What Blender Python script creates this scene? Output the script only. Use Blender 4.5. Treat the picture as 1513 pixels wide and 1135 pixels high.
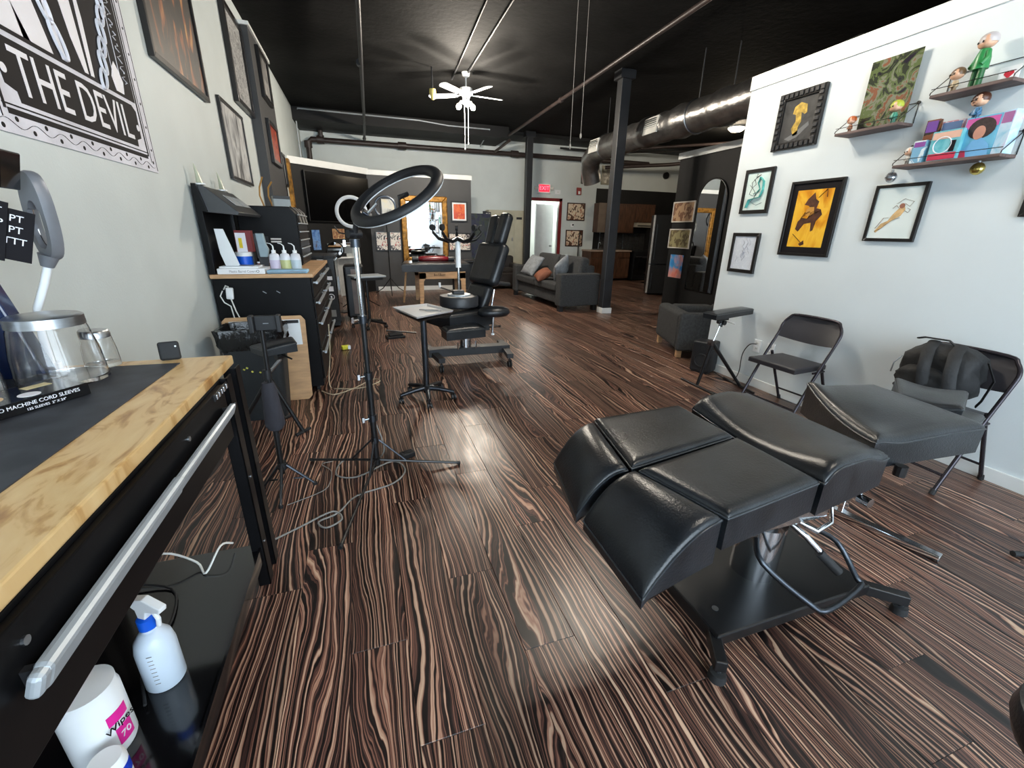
import bpy, bmesh, math, random
from mathutils import Vector, Matrix, noise as mnoise
random.seed(7)
for o in list(bpy.data.objects): bpy.data.objects.remove(o)
scn = bpy.context.scene
COL = scn.collection
PI = math.pi
# ------------------------------------------------------------------ camera
def rotm():
    yaw, pit, rol = map(math.radians, (18.895, 19.641, -1.098))
    f = Vector((math.sin(yaw)*math.cos(pit), math.cos(yaw)*math.cos(pit), -math.sin(pit)))
    r = Vector((math.cos(yaw), -math.sin(yaw), 0)); d = f.cross(r)
    c, s = math.cos(rol), math.sin(rol)
    r2 = c*r + s*d; d2 = -s*r + c*d
    return Matrix((r2, -d2, -f)).transposed()
cam = bpy.data.cameras.new('camera'); cam.sensor_width = 36; cam.lens = 36*630.6/1513
cam.clip_start = .05; cam.clip_end = 100
co = bpy.data.objects.new('camera', cam); COL.objects.link(co)
co.matrix_world = Matrix.Translation((0, 0, 1.4)) @ rotm().to_4x4()
scn.camera = co
# ------------------------------------------------------------------ world, light, exposure
scn.view_settings.view_transform = 'Standard'; scn.view_settings.look = 'None'
scn.view_settings.gamma = 1; scn.view_settings.exposure = 0.75
scn.view_settings.use_curve_mapping = False
w = bpy.data.worlds.new('daylight'); scn.world = w; w.use_nodes = True
bg = w.node_tree.nodes['Background']; bg.inputs[0].default_value = (.74, .88, 1, 1); bg.inputs[1].default_value = 5.6
def area(name, loc, rot, sx, sy, power, col, portal=False):
    l = bpy.data.lights.new(name, 'AREA'); l.shape = 'RECTANGLE'; l.size = sx; l.size_y = sy
    l.energy = power; l.color = col
    if portal: l.cycles.is_portal = True
    o = bpy.data.objects.new(name, l); o.location = loc; o.rotation_euler = rot; COL.objects.link(o); return o
# sky light enters through the shop front behind the photographer
for k in range(3):
    area('window_daylight', (-.1 + k*1.95, -2.62, 1.85), (PI/2, 0, PI), 1.8, 2.7, 1, (1, 1, 1), True)
def point(name, loc, power, col, r=.06):
    l = bpy.data.lights.new(name, 'POINT'); l.energy = power; l.color = col; l.shadow_soft_size = r
    o = bpy.data.objects.new(name, l); o.location = loc; COL.objects.link(o); return o

# ------------------------------------------------------------------ materials
def lin(c):
    return tuple((x/12.92 if x <= .04045 else ((x+.055)/1.055)**2.4) for x in c)
def rgb(r, g, b): return lin((r/255, g/255, b/255))
MATS = {}
def nt(name):
    m = bpy.data.materials.new(name); m.use_nodes = True
    n = m.node_tree.nodes; l = m.node_tree.links
    return m, n, l, n['Principled BSDF']
def mat(name, col, rough=.5, metal=0, var=.12, vscale=6, bump=0, bscale=60, stretch=(1,1,1), coat=0, col2=None, spec=.5, trans=0, ior=1.45, emit=0, ecol=None, alpha=1):
    if name in MATS: return MATS[name]
    m, n, l, p = nt(name)
    p.inputs['Roughness'].default_value = rough; p.inputs['Metallic'].default_value = metal
    p.inputs['Specular IOR Level'].default_value = spec; p.inputs['Coat Weight'].default_value = coat
    p.inputs['Coat Roughness'].default_value = .08
    tc = n.new('ShaderNodeTexCoord'); mp = n.new('ShaderNodeMapping'); mp.inputs['Scale'].default_value = stretch
    l.new(tc.outputs['Object'], mp.inputs['Vector'])
    nz = n.new('ShaderNodeTexNoise'); nz.inputs['Scale'].default_value = vscale; nz.inputs['Detail'].default_value = 5
    l.new(mp.outputs[0], nz.inputs['Vector'])
    cr = n.new('ShaderNodeValToRGB'); c2 = col2 or tuple(min(1, x*(1+var)+var*.01) for x in col)
    c1 = col if col2 else tuple(x*(1-var) for x in col)
    cr.color_ramp.elements[0].position = .35; cr.color_ramp.elements[1].position = .65
    cr.color_ramp.elements[0].color = (*c1, 1); cr.color_ramp.elements[1].color = (*c2, 1)
    l.new(nz.outputs['Fac'], cr.inputs[0]); l.new(cr.outputs[0], p.inputs['Base Color'])
    if bump:
        nb = n.new('ShaderNodeTexNoise'); nb.inputs['Scale'].default_value = bscale; nb.inputs['Detail'].default_value = 4
        l.new(mp.outputs[0], nb.inputs['Vector'])
        b = n.new('ShaderNodeBump'); b.inputs['Strength'].default_value = bump; b.inputs['Distance'].default_value = .01
        l.new(nb.outputs['Fac'], b.inputs['Height']); l.new(b.outputs[0], p.inputs['Normal'])
    if trans: p.inputs['Transmission Weight'].default_value = trans; p.inputs['IOR'].default_value = ior
    if emit:
        p.inputs['Emission Color'].default_value = (*(ecol or col), 1); p.inputs['Emission Strength'].default_value = emit
    MATS[name] = m; return m
def art(name, cols, scale=9, distort=1.5, stretch=(1,1,1), rough=.35, hard=False, seed=0, detail=4):
    if name in MATS: return MATS[name]
    m, n, l, p = nt(name); p.inputs['Roughness'].default_value = rough
    tc = n.new('ShaderNodeTexCoord'); mp = n.new('ShaderNodeMapping')
    mp.inputs['Scale'].default_value = stretch; mp.inputs['Location'].default_value = (seed, seed*.7, seed*1.3)
    l.new(tc.outputs['Object'], mp.inputs['Vector'])
    nz = n.new('ShaderNodeTexNoise'); nz.inputs['Scale'].default_value = scale; nz.inputs['Detail'].default_value = detail
    nz.inputs['Distortion'].default_value = distort; l.new(mp.outputs[0], nz.inputs['Vector'])
    cr = n.new('ShaderNodeValToRGB'); e = cr.color_ramp.elements
    k = len(cols)
    if hard: cr.color_ramp.interpolation = 'CONSTANT'
    for i, c in enumerate(cols):
        pos = .3 + .42*i/max(1, k-1)
        if i < 2: e[i].position = pos; e[i].color = (*c, 1)
        else: x = e.new(pos); x.color = (*c, 1)
    l.new(nz.outputs['Fac'], cr.inputs[0]); l.new(cr.outputs[0], p.inputs['Base Color'])
    MATS[name] = m; return m
WHITE = rgb(225, 228, 226)
m_wall = mat('white_wall_paint', rgb(206, 214, 213), .55, var=.03, vscale=2.5, bump=.12, bscale=90)
m_wall_r = mat('cool_white_wall_paint', rgb(214, 222, 225), .5, var=.02, vscale=2, bump=.06, bscale=80)
m_trim = mat('white_trim_paint', rgb(228, 230, 228), .4, var=.03)
m_black_wall = mat('black_wall_paint', rgb(19, 19, 20), .6, var=.1, vscale=3, bump=.08, spec=.3)
m_gray_wall = mat('charcoal_wall_paint', rgb(60, 60, 61), .55, var=.06, vscale=3, bump=.08)
m_ceil = mat('black_ceiling_paint', rgb(11, 11, 11), .8, var=.4, vscale=1.2, bump=.5, bscale=14, spec=.15)
m_beam = mat('black_beam_paint', rgb(33, 34, 37), .45, var=.1, bump=.1)
m_black = mat('black_satin_metal', rgb(17, 18, 20), .35, var=.1)
m_gloss = mat('gloss_black_enamel', rgb(14, 14, 16), .12, var=.1, coat=.4)
m_dark = mat('dark_plastic', rgb(23, 24, 27), .5, var=.1)
m_leather = mat('black_leather', rgb(23, 26, 30), .3, var=.35, vscale=9, bump=.12, bscale=140, spec=.45)
m_pipe = mat('iron_pipe_paint', rgb(52, 42, 40), .45, var=.2)
m_chrome = mat('polished_chrome', rgb(215, 218, 222), .12, 1, var=.03)
m_steel = mat('brushed_steel', rgb(175, 178, 182), .3, 1, var=.06, vscale=20, stretch=(1, 1, 12))
m_alu = mat('brushed_aluminium', rgb(176, 183, 188), .42, .35, var=.06, vscale=12, bump=.05)
m_rubber = mat('black_rubber', rgb(26, 27, 29), .7, var=.2, vscale=14)
m_bench = mat('bench_black_enamel', rgb(10, 10, 12), .42, var=.1, spec=.18)
m_dsteel = mat('dark_steel_tube', rgb(70, 74, 80), .28, .9, var=.05)
m_white = mat('white_plastic', rgb(235, 238, 240), .35, var=.03)
m_glass = mat('clear_glass', (1, 1, 1), .02, var=0, trans=1, ior=1.45)
m_frame = mat('black_picture_frame', rgb(22, 20, 20), .3, var=.1)
m_gold = mat('aged_gold_leaf', rgb(146, 102, 36), .38, .5, var=.5, vscale=14, bump=.5, bscale=30)
m_mirror = mat('mirror_silver', (.92, .93, .93), .01, 1, var=0)
m_paper = mat('white_paper', rgb(232, 236, 238), .6, var=.03)
m_sofa = mat('charcoal_fabric', rgb(54, 55, 56), .9, var=.2, vscale=40, bump=.3, bscale=220)
m_wood = mat('pale_plywood', rgb(198, 158, 116), .5, var=.14, vscale=5, stretch=(1, 1, 6), bump=.05)
m_oak = mat('oak_veneer', rgb(74, 46, 28), .45, var=.45, vscale=4, stretch=(9, 9, 1))
m_red = mat('red_paint', rgb(118, 24, 26), .45)
m_cord_w = mat('white_cord', rgb(226, 226, 222), .5)
m_cord_g = mat('grey_cord', rgb(128, 126, 122), .5)
m_pink = mat('magenta_label', rgb(224, 40, 150), .4, var=.02)
m_blue = mat('blue_plastic', rgb(14, 92, 214), .35, var=.05)
m_ink = mat('black_ink', rgb(15, 12, 17), .7, var=.05, spec=.2)
m_wink = mat('white_ink', rgb(232, 230, 236), .55, var=.02)
m_grille = mat('white_grille', rgb(205, 205, 200), .4)
# leather with soft worn patches
def wear(m):
    n = m.node_tree.nodes; l = m.node_tree.links; p = n['Principled BSDF']
    tc = n.new('ShaderNodeTexCoord'); nz = n.new('ShaderNodeTexNoise'); nz.inputs['Scale'].default_value = 4; nz.inputs['Detail'].default_value = 2
    l.new(tc.outputs['Object'], nz.inputs['Vector']); mr = n.new('ShaderNodeMapRange')
    mr.inputs[3].default_value = .24; mr.inputs[4].default_value = .36
    l.new(nz.outputs['Fac'], mr.inputs[0]); l.new(mr.outputs[0], p.inputs['Roughness'])
wear(m_leather)
# workbench top: burled plywood
def burl():
    m, n, l, p = nt('burled_plywood'); p.inputs['Roughness'].default_value = .3
    tc = n.new('ShaderNodeTexCoord'); mp = n.new('ShaderNodeMapping'); mp.inputs['Scale'].default_value = (5, 2, 1)
    l.new(tc.outputs['Object'], mp.inputs[0])
    nz = n.new('ShaderNodeTexNoise'); nz.inputs['Scale'].default_value = 2.2; nz.inputs['Detail'].default_value = 8; nz.inputs['Distortion'].default_value = 2.2
    l.new(mp.outputs[0], nz.inputs['Vector'])
    cr = n.new('ShaderNodeValToRGB'); e = cr.color_ramp.elements
    e[0].position = .3; e[0].color = (*rgb(158, 112, 62), 1); e[1].position = .7; e[1].color = (*rgb(222, 190, 138), 1)
    x = e.new(.44); x.color = (*rgb(196, 154, 98), 1); x = e.new(.5); x.color = (*rgb(214, 178, 124), 1)
    l.new(nz.outputs['Fac'], cr.inputs[0]); l.new(cr.outputs[0], p.inputs['Base Color'])
    return m
m_burl = burl()
# striped ebony laminate: irregular contour lines of a stretched field
def ebony():
    m, n, l, p = nt('striped_ebony_laminate')
    geo = n.new('ShaderNodeNewGeometry'); oi = n.new('ShaderNodeObjectInfo')
    add = n.new('ShaderNodeMath'); add.operation = 'ADD'
    l.new(geo.outputs['Random Per Island'], add.inputs[0]); l.new(oi.outputs['Random'], add.inputs[1])
    comb = n.new('ShaderNodeCombineXYZ')
    for i, k in enumerate((37.0, 91.0, 53.0)):
        mm = n.new('ShaderNodeMath'); mm.operation = 'MULTIPLY'; mm.inputs[1].default_value = k
        l.new(add.outputs[0], mm.inputs[0]); l.new(mm.outputs[0], comb.inputs[i])
    va = n.new('ShaderNodeVectorMath'); va.operation = 'ADD'
    l.new(geo.outputs['Position'], va.inputs[0]); l.new(comb.outputs[0], va.inputs[1])
    def noise(scale3, sc=1, det=2, dist=0):
        mp = n.new('ShaderNodeMapping'); mp.inputs['Scale'].default_value = scale3
        l.new(va.outputs[0], mp.inputs[0]); z = n.new('ShaderNodeTexNoise'); z.inputs['Scale'].default_value = sc
        z.inputs['Detail'].default_value = det; z.inputs['Distortion'].default_value = dist
        l.new(mp.outputs[0], z.inputs['Vector']); return z
    sep = n.new('ShaderNodeSeparateXYZ'); l.new(va.outputs[0], sep.inputs[0])
    a = noise((4.5, .8, 1), 1, 1.2); fine = noise((22, 5, 1), 1, 2)
    f1 = n.new('ShaderNodeMath'); f1.operation = 'MULTIPLY_ADD'; f1.inputs[1].default_value = .26
    l.new(a.outputs['Fac'], f1.inputs[0]); l.new(sep.outputs['X'], f1.inputs[2])
    f2 = n.new('ShaderNodeMath'); f2.operation = 'MULTIPLY_ADD'; f2.inputs[1].default_value = .022
    l.new(fine.outputs['Fac'], f2.inputs[0]); l.new(f1.outputs[0], f2.inputs[2])
    st = n.new('ShaderNodeTexNoise'); st.noise_dimensions = '1D'; st.inputs['Scale'].default_value = 88; st.inputs['Detail'].default_value = 3
    st.inputs['Roughness'].default_value = .62
    l.new(f2.outputs[0], st.inputs['W'])
    cr = n.new('ShaderNodeValToRGB'); e = cr.color_ramp.elements
    e[0].position = .40; e[0].color = (*rgb(22, 17, 17), 1); e[1].position = .68; e[1].color = (*rgb(222, 188, 160), 1)
    x = e.new(.47); x.color = (*rgb(44, 34, 32), 1)
    x = e.new(.515); x.color = (*rgb(98, 64, 56), 1)
    x = e.new(.565); x.color = (*rgb(174, 126, 104), 1)
    l.new(st.outputs['Fac'], cr.inputs[0])
    big = noise((2.2, .5, 1), 1, 2)
    mr = n.new('ShaderNodeMapRange'); mr.inputs[1].default_value = .3; mr.inputs[2].default_value = .7
    mr.inputs[3].default_value = .34; mr.inputs[4].default_value = 1.02
    l.new(big.outputs['Fac'], mr.inputs[0])
    vm = n.new('ShaderNodeVectorMath'); vm.operation = 'SCALE'
    l.new(cr.outputs[0], vm.inputs[0]); l.new(mr.outputs[0], vm.inputs['Scale']); l.new(vm.outputs[0], p.inputs['Base Color'])
    p.inputs['Roughness'].default_value = .3; p.inputs['Specular IOR Level'].default_value = .5
    b = n.new('ShaderNodeBump'); b.inputs['Strength'].default_value = .12; b.inputs['Distance'].default_value = .002
    l.new(st.outputs['Fac'], b.inputs['Height']); l.new(b.outputs[0], p.inputs['Normal'])
    r2 = n.new('ShaderNodeMapRange'); r2.inputs[3].default_value = .26; r2.inputs[4].default_value = .42
    l.new(fine.outputs['Fac'], r2.inputs[0]); l.new(r2.outputs[0], p.inputs['Roughness'])
    return m
m_floor = ebony()

# ------------------------------------------------------------------ mesh helpers
class MB:
    def __init__(s): s.v = []; s.f = []
    def add(s, vs, fs, M=None):
        k = len(s.v)
        for v in vs:
            v = Vector(v); s.v.append(tuple(M @ v) if M else tuple(v))
        s.f += [tuple(i+k for i in f) for f in fs]; return s
    def box(s, c, d, r=(0, 0, 0)):
        M = Matrix.Translation(c) @ Matrix.Rotation(r[2], 4, 'Z') @ Matrix.Rotation(r[1], 4, 'Y') @ Matrix.Rotation(r[0], 4, 'X')
        x, y, z = d[0]/2, d[1]/2, d[2]/2
        vs = [(i, j, k) for i in (-x, x) for j in (-y, y) for k in (-z, z)]
        return s.add(vs, [(0,1,3,2),(4,6,7,5),(0,4,5,1),(2,3,7,6),(0,2,6,4),(1,5,7,3)], M)
    def bb(s, a, b): return s.box([(p+q)/2 for p, q in zip(a, b)], [abs(q-p) for p, q in zip(a, b)])
    def loops(s, rings, caps=True, closed=False):
        k = len(s.v); n = len(rings[0])
        for r in rings: s.v += [tuple(p) for p in r]
        m = len(rings)
        for i in range(m-1 if not closed else m):
            for j in range(n):
                a = k+i*n+j; b = k+i*n+(j+1) % n; i2 = (i+1) % m
                s.f.append((a, b, k+i2*n+(j+1) % n, k+i2*n+j))
        if caps and not closed:
            s.f.append(tuple(k+j for j in reversed(range(n)))); s.f.append(tuple(k+(m-1)*n+j for j in range(n)))
        return s
    def tube(s, pts, r, seg=8, closed=False, flat=1):
        pts = [Vector(p) for p in pts]; n = len(pts); rings = []; up = None
        for i, p in enumerate(pts):
            if closed: t = pts[(i+1) % n]-pts[i-1]
            else: t = pts[min(i+1, n-1)]-pts[max(i-1, 0)]
            t.normalize()
            if up is None:
                up = Vector((0, 0, 1)) if abs(t.z) < .9 else Vector((1, 0, 0))
            a = t.cross(up)
            if a.length < 1e-4: a = t.cross(Vector((.3, .8, .1)))
            a.normalize(); b = a.cross(t).normalized(); up = b
            rr = r[i] if isinstance(r, (list, tuple)) else r
            rings.append([p + a*rr*math.cos(q) + b*rr*flat*math.sin(q) for q in [2*PI*j/seg for j in range(seg)]])
        return s.loops(rings, True, closed)
    def cyl(s, a, b, r, r2=None, seg=16):
        return s.tube([a, b], [r, r if r2 is None else r2], seg)
    def lathe(s, prof, c=(0, 0, 0), seg=24, M=None, caps=True):
        rings = []
        for (r, z) in prof:
            ring = [Vector((r*math.cos(2*PI*j/seg), r*math.sin(2*PI*j/seg), z)) for j in range(seg)]
            rings.append([((M @ p) if M else p) + Vector(c) for p in ring])
        return s.loops(rings, caps)
    def prism(s, poly, y0, y1, M=None):
        n = len(poly); vs = [(x, y0, z) for x, z in poly] + [(x, y1, z) for x, z in poly]
        fs = [tuple(range(n)), tuple(reversed(range(n, 2*n)))] + [(i, i+n, (i+1) % n+n, (i+1) % n) for i in range(n)]
        return s.add(vs, fs, M)
    def ring(s, c, R, r, nrm, seg=40, flat=1, seg2=8, arc=None):
        nrm = Vector(nrm).normalized(); t = nrm.cross(Vector((0, 0, 1)))
        if t.length < .01: t = Vector((1, 0, 0))
        t.normalize(); u = nrm.cross(t)
        rings = []
        for i in range(seg):
            q = 2*PI*i/seg; d = t*math.cos(q)+u*math.sin(q)
            rings.append([Vector(c)+d*(R+r*math.cos(w))+nrm*r*flat*math.sin(w) for w in [2*PI*(j+.5)/seg2 for j in range(seg2)]])
        return s.loops(rings, False, True)
    def obj(s, name, m, parent=None, smooth=None, bevel=0, sub=0, bseg=2):
        me = bpy.data.meshes.new(name); me.from_pydata(s.v, [], s.f); me.update()
        bm = bmesh.new(); bm.from_mesh(me); bmesh.ops.recalc_face_normals(bm, faces=bm.faces); bm.to_mesh(me); bm.free()
        if smooth is not None:
            me.polygons.foreach_set('use_smooth', [True]*len(me.polygons)); me.set_sharp_from_angle(angle=math.radians(smooth))
        me.materials.append(m)
        o = bpy.data.objects.new(name, me); COL.objects.link(o)
        if parent: o.parent = parent
        if bevel:
            b = o.modifiers.new('bevel', 'BEVEL'); b.width = bevel; b.segments = bseg; b.limit_method = 'ANGLE'; b.angle_limit = .6
            b.harden_normals = False
        if sub:
            q = o.modifiers.new('sub', 'SUBSURF'); q.levels = q.render_levels = sub
        return o
def tag(o, label, cat, group=None):
    o['label'] = label; o['category'] = cat
    if group: o['group'] = group
    return o
def thing(name, label, cat, loc=(0, 0, 0), rz=0, group=None, rx=0, ry=0):
    o = bpy.data.objects.new(name, None); COL.objects.link(o); o.empty_display_size = .1
    o.location = loc; o.rotation_euler = (rx, ry, rz); return tag(o, label, cat, group)
def struct(name, mb, m, parent=None, **k):
    o = mb.obj(name, m, parent, **k)
    if not parent: o['kind'] = 'structure'
    return o
def kids(o): return [c for c in bpy.data.objects if c.parent == o]
def dup(o, parent=None):
    c = o.copy(); COL.objects.link(c); c.parent = parent
    for ch in kids(o): dup(ch, c)
    return c
def ctext(s, size, name, m, parent, loc, rot=(PI/2, 0, 0), ext=.0006, sx=1, shear=0):
    cu = bpy.data.curves.new('t', 'FONT'); cu.body = s; cu.size = size; cu.extrude = ext
    cu.align_x = 'CENTER'; cu.align_y = 'CENTER'; cu.resolution_u = 3; cu.shear = shear
    t = bpy.data.objects.new('t', cu); COL.objects.link(t)
    bpy.context.view_layer.update()
    me = bpy.data.meshes.new_from_object(t.evaluated_get(bpy.context.evaluated_depsgraph_get()))
    bpy.data.objects.remove(t)
    for v in me.vertices: v.co.x *= sx
    me.materials.clear(); me.materials.append(m)
    o = bpy.data.objects.new(name, me); COL.objects.link(o); o.parent = parent
    o.location = loc; o.rotation_euler = rot; return o
def curve(pts, n=5):
    P = [Vector(p) for p in pts]; out = []
    for i in range(len(P)-1):
        a, b, c, d = P[max(i-1, 0)], P[i], P[i+1], P[min(i+2, len(P)-1)]
        for k in range(n):
            t = k/n; out.append(.5*((2*b)+(c-a)*t+(2*a-5*b+4*c-d)*t*t+(3*b-a-3*c+d)*t**3))
    return out+[P[-1]]
def cushion(c4, zt, th, edge=.03, name='pad', m=None, parent=None, h=None, n=14, pipe=True, bulge=.012):
    """padded cushion: four (x, y) corners in order, top height zt, thickness th, rounded upper edges"""
    P = [Vector((*p, 0)) for p in c4]; mb = MB()
    lx = (P[1]-P[0]).length; ly = (P[3]-P[0]).length
    prof = [0, .12, .3, .55, 1.0]
    def axis(L):
        e = edge/L; a = [e*t for t in (0, .08, .3, .6, 1)]
        mid = [e+(1-2*e)*i/n for i in range(1, n)]
        return a+mid+[1-x for x in reversed(a)]
    U = axis(lx); V = axis(ly); g = []
    for u in U:
        row = []
        for v in V:
            p = (P[0]*(1-u)+P[1]*u)*(1-v)+(P[3]*(1-u)+P[2]*u)*v
            d = min(min(u, 1-u)*lx, min(v, 1-v)*ly)
            z = 0
            if d < edge: z = -edge*.6*(1-math.sqrt(max(0, 1-((edge-d)/edge)**2)))
            z += bulge*math.sin(PI*u)*math.sin(PI*v)
            if h: z += h(u, v)
            row.append(Vector((p.x, p.y, zt+z)))
        g.append(row)
    nu, nv = len(U), len(V); k = 0
    mb.v = [tuple(p) for r in g for p in r]
    idx = lambda i, j: i*nv+j
    for i in range(nu-1):
        for j in range(nv-1): mb.f.append((idx(i, j), idx(i+1, j), idx(i+1, j+1), idx(i, j+1)))
    bd = [(i, 0) for i in range(nu)]+[(nu-1, j) for j in range(1, nv)]+[(i, nv-1) for i in range(nu-2, -1, -1)]+[(0, j) for j in range(nv-2, 0, -1)]
    cen = sum(P, Vector())/4
    base = len(mb.v)
    for i, j in bd:
        p = g[i][j]; q = p+(cen-Vector((p.x, p.y, 0))).normalized()*.006; low = min(zt-th, p.z-.02)
        mb.v.append((p.x, p.y, p.z-.012) if True else None)
    for i, j in bd:
        p = g[i][j]; mb.v.append((p.x, p.y, min(zt-th, p.z-.03)))
    nb = len(bd)
    for a in range(nb):
        b = (a+1) % nb
        mb.f.append((idx(*bd[a]), idx(*bd[b]), base+b, base+a))
        mb.f.append((base+a, base+b, base+nb+b, base+nb+a))
    mb.f.append(tuple(range(base+nb, base+2*nb)))
    o = mb.obj(name, m, parent, smooth=50)
    if pipe:
        MB().tube([g[i][j]+Vector((0, 0, -.001)) for i, j in bd], .0035, 6, True).obj('piping', m_piping, o, smooth=60)
    return o
m_piping = mat('leather_piping', rgb(46, 50, 54), .3, var=.1)
def caster(parent, x, y, zt, r=.028, m=m_dark, name='caster'):
    o = MB().cyl((x, y, zt), (x, y, zt-.03), .008, seg=8).box((x, y, zt-.03), (.03, .04, .012)).obj(name, m_black, parent)
    MB().cyl((x-.02, y, r), (x-.006, y, r), r, seg=14).cyl((x+.006, y, r), (x+.02, y, r), r, seg=14).obj('wheel', m, o, smooth=40)
    return o

# ================================================================== ROOM
CZ = 3.82; YB = 12.6; YF = -2.6; LX = -1.15; RX = 3.55
fl = struct('floor', MB().bb((-1.3, YF-.1, -.12), (11, YB+2.5, -.012)), m_floor)
PW, PL = .195, 1.22
pm = MB().bb((-PW/2+.0008, -PL/2+.0008, -.012), (PW/2-.0008, PL/2-.0008, 0)).obj('plank', m_floor, fl, bevel=.0009, bseg=1)
mesh0 = pm.data; first = True; nplank = 0
offs = [.31, .93, .12, .71, .48, 1.08, .22, .84, .03, .6]
far = MB()
ncol = int((11+1.15)/PW)+1
for c in range(ncol):
    cx = -1.15+.02+PW*(c+.5)-.01
    y = YF-offs[c % 10]
    while y < YB+2.4:
        cy = y+PL/2
        near = (.1 < cy < 7.3) and -1.1 < cx < (3.62 if cy < 3.9 else 5.3)
        if near and nplank < 296:
            o = pm if first else bpy.data.objects.new('plank', mesh0)
            if not first:
                COL.objects.link(o); o.parent = fl
                b = o.modifiers.new('bevel', 'BEVEL'); b.width = .0009; b.segments = 1
            o.location = (cx, cy, 0); first = False; nplank += 1
        else:
            far.bb((cx-PW/2+.0008, y+.0008, -.012), (cx+PW/2-.0008, y+PL-.0008, 0))
        y += PL
o = far.obj('distant_planks', m_floor, fl); o['kind'] = 'stuff'
struct('ceiling', MB().bb((-1.3, YF-.1, CZ), (11, YB+.1, CZ+.1)), m_ceil)
struct('wall_left', MB().bb((LX-.12, YF, 0), (LX, YB, CZ)), m_wall)
struct('wall_back', MB().bb((LX-.1, YB, 2.27), (6.9, YB+.12, CZ)).bb((LX-.1, YB, 0), (4.78, YB+.12, 2.27)).bb((5.68, YB, 0), (6.9, YB+.12, 2.27))
       .bb((6.9, YB, 2.68), (10.9, YB+.12, CZ)), m_wall)
struct('wall_kitchen', MB().bb((6.9, YB-.02, 0), (10.9, YB+.1, 2.68)).bb((10.7, 7, 0), (10.82, YB, CZ)), m_black_wall)
struct('wall_right', MB().bb((RX, YF, 0), (RX+.12, 3.69, 2.66)), m_wall_r)
struct('trim_1', MB().bb((RX-.012, YF, 2.66), (RX+.135, 3.7, 2.775)), m_trim, bevel=.004)
struct('wall_far_right', MB().bb((5.4, YF, 0), (5.55, 6.95, 2.63)), m_black_wall)
struct('trim_2', MB().bb((5.37, YF, 2.63), (5.58, 6.97, 2.73)), m_trim)
struct('wall_outer_right', MB().bb((10.9, YF, 0), (11, YB+.1, CZ)), m_black_wall)
struct('wall_outer_back', MB().bb((5.55, 3.0, 0), (10.9, 3.1, CZ)), m_black_wall)
# baseboards
struct('baseboard_right', MB().bb((RX-.014, YF, 0), (RX, 3.7, .085)).bb((RX-.014, 3.69, 0), (RX+.13, 3.704, .085)), m_trim, bevel=.003)
struct('baseboard_far_right', MB().bb((5.386, 3.1, 0), (5.4, 6.96, .1)).bb((5.386, 6.95, 0), (5.56, 6.965, .1)), m_trim)
struct('baseboard_left', MB().bb((LX, YF, 0), (LX+.014, 9.6, .09)), m_trim)
struct('baseboard_back', MB().bb((.3, 10.885, 0), (2.6, 10.9, .1)).bb((2.6, YB-.014, 0), (4.7, YB, .1)).bb((5.76, YB-.014, 0), (6.9, YB, .1)), m_trim)
# black partition with mirror, angled partition with television
struct('wall_middle', MB().bb((.24, 10.9, 0), (2.6, 11.02, 2.53)), m_gray_wall)
struct('trim_3', MB().bb((.24, 10.88, 2.53), (2.62, 11.03, 2.63)), m_trim)
A = Vector((-1.15, 9.7, 0)); Bp = Vector((.24, 10.9, 0)); D = (Bp-A).normalized(); N = Vector((D.y, -D.x, 0)); DA = math.atan2(D.y, D.x)
def diag(s, off, z): p = A+D*s+N*off; return (p.x, p.y, z)
L_ = (Bp-A).length
struct('wall_angled', MB().box(diag(L_/2, -.06, 1.265), (L_+.05, .12, 2.53), (0, 0, DA)), m_black_wall)
struct('trim_4', MB().box(diag(L_/2, -.05, 2.59), (L_+.06, .16, .12), (0, 0, DA)), m_trim)
# pier on the left wall
struct('wall_pier', MB().bb((LX, 6.8, 0), (-1.04, 8.1, 3.62)), m_gray_wall)
struct('trim_5', MB().bb((LX, 6.78, 3.62), (-1.02, 8.12, 3.66)), m_trim)
# ceiling header along the back wall
struct('wall_header', MB().bb((LX, 11.4, 3.58), (3.7, YB, CZ)).bb((3.7, 11.8, 3.74), (10.9, YB, CZ)), m_black_wall)
# steel columns
for i, (x, y) in enumerate(((4.2, 7.03), (4.36, 11.72))):
    c = MB().bb((x-.085, y-.085, .1), (x+.085, y-.07, CZ)).bb((x-.085, y+.07, .1), (x+.085, y+.085, CZ)).bb((x-.012, y-.07, .1), (x+.012, y+.07, CZ)) if i == 9 else MB().bb((x-.085, y-.075, .1), (x+.085, y+.075, CZ))
    o = c.obj('steel_column', m_beam, None, bevel=.008)
    tag(o, ['black steel column with white base block beside grey sofa', 'farther black steel column left of the exit doorway'][i], 'column')
    MB().bb((x-.1, y-.1, 0), (x+.1, y+.1, .1)).obj('base_block', m_trim, o, bevel=.004)
    MB().bb((x-.13, y-.11, CZ-.12), (x+.13, y+.11, CZ)).obj('cap_plate', m_beam, o)
# ceiling steel beam upper right
o = MB().bb((5.5, 3.3, 3.5), (5.75, 3.36, CZ)).bb((5.5, 2.2, 3.5), (5.58, 3.36, CZ)).obj('ceiling_beam', m_beam); tag(o, 'dark steel beam end at the ceiling above the right wall', 'beam')
# shop front behind the photographer
fw = MB().bb((LX-.1, YF-.12, 0), (6, YF, .45)).bb((LX-.1, YF-.12, 3.25), (6, YF, CZ)).bb((4.8, YF-.12, 0), (10.9, YF, CZ))
for k in range(4): fw.bb((-1.15+k*1.95-.06, YF-.1, .45), (-1.15+k*1.95+.06, YF-.02, 3.25))
struct('wall_front', fw, m_black_wall)
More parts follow.
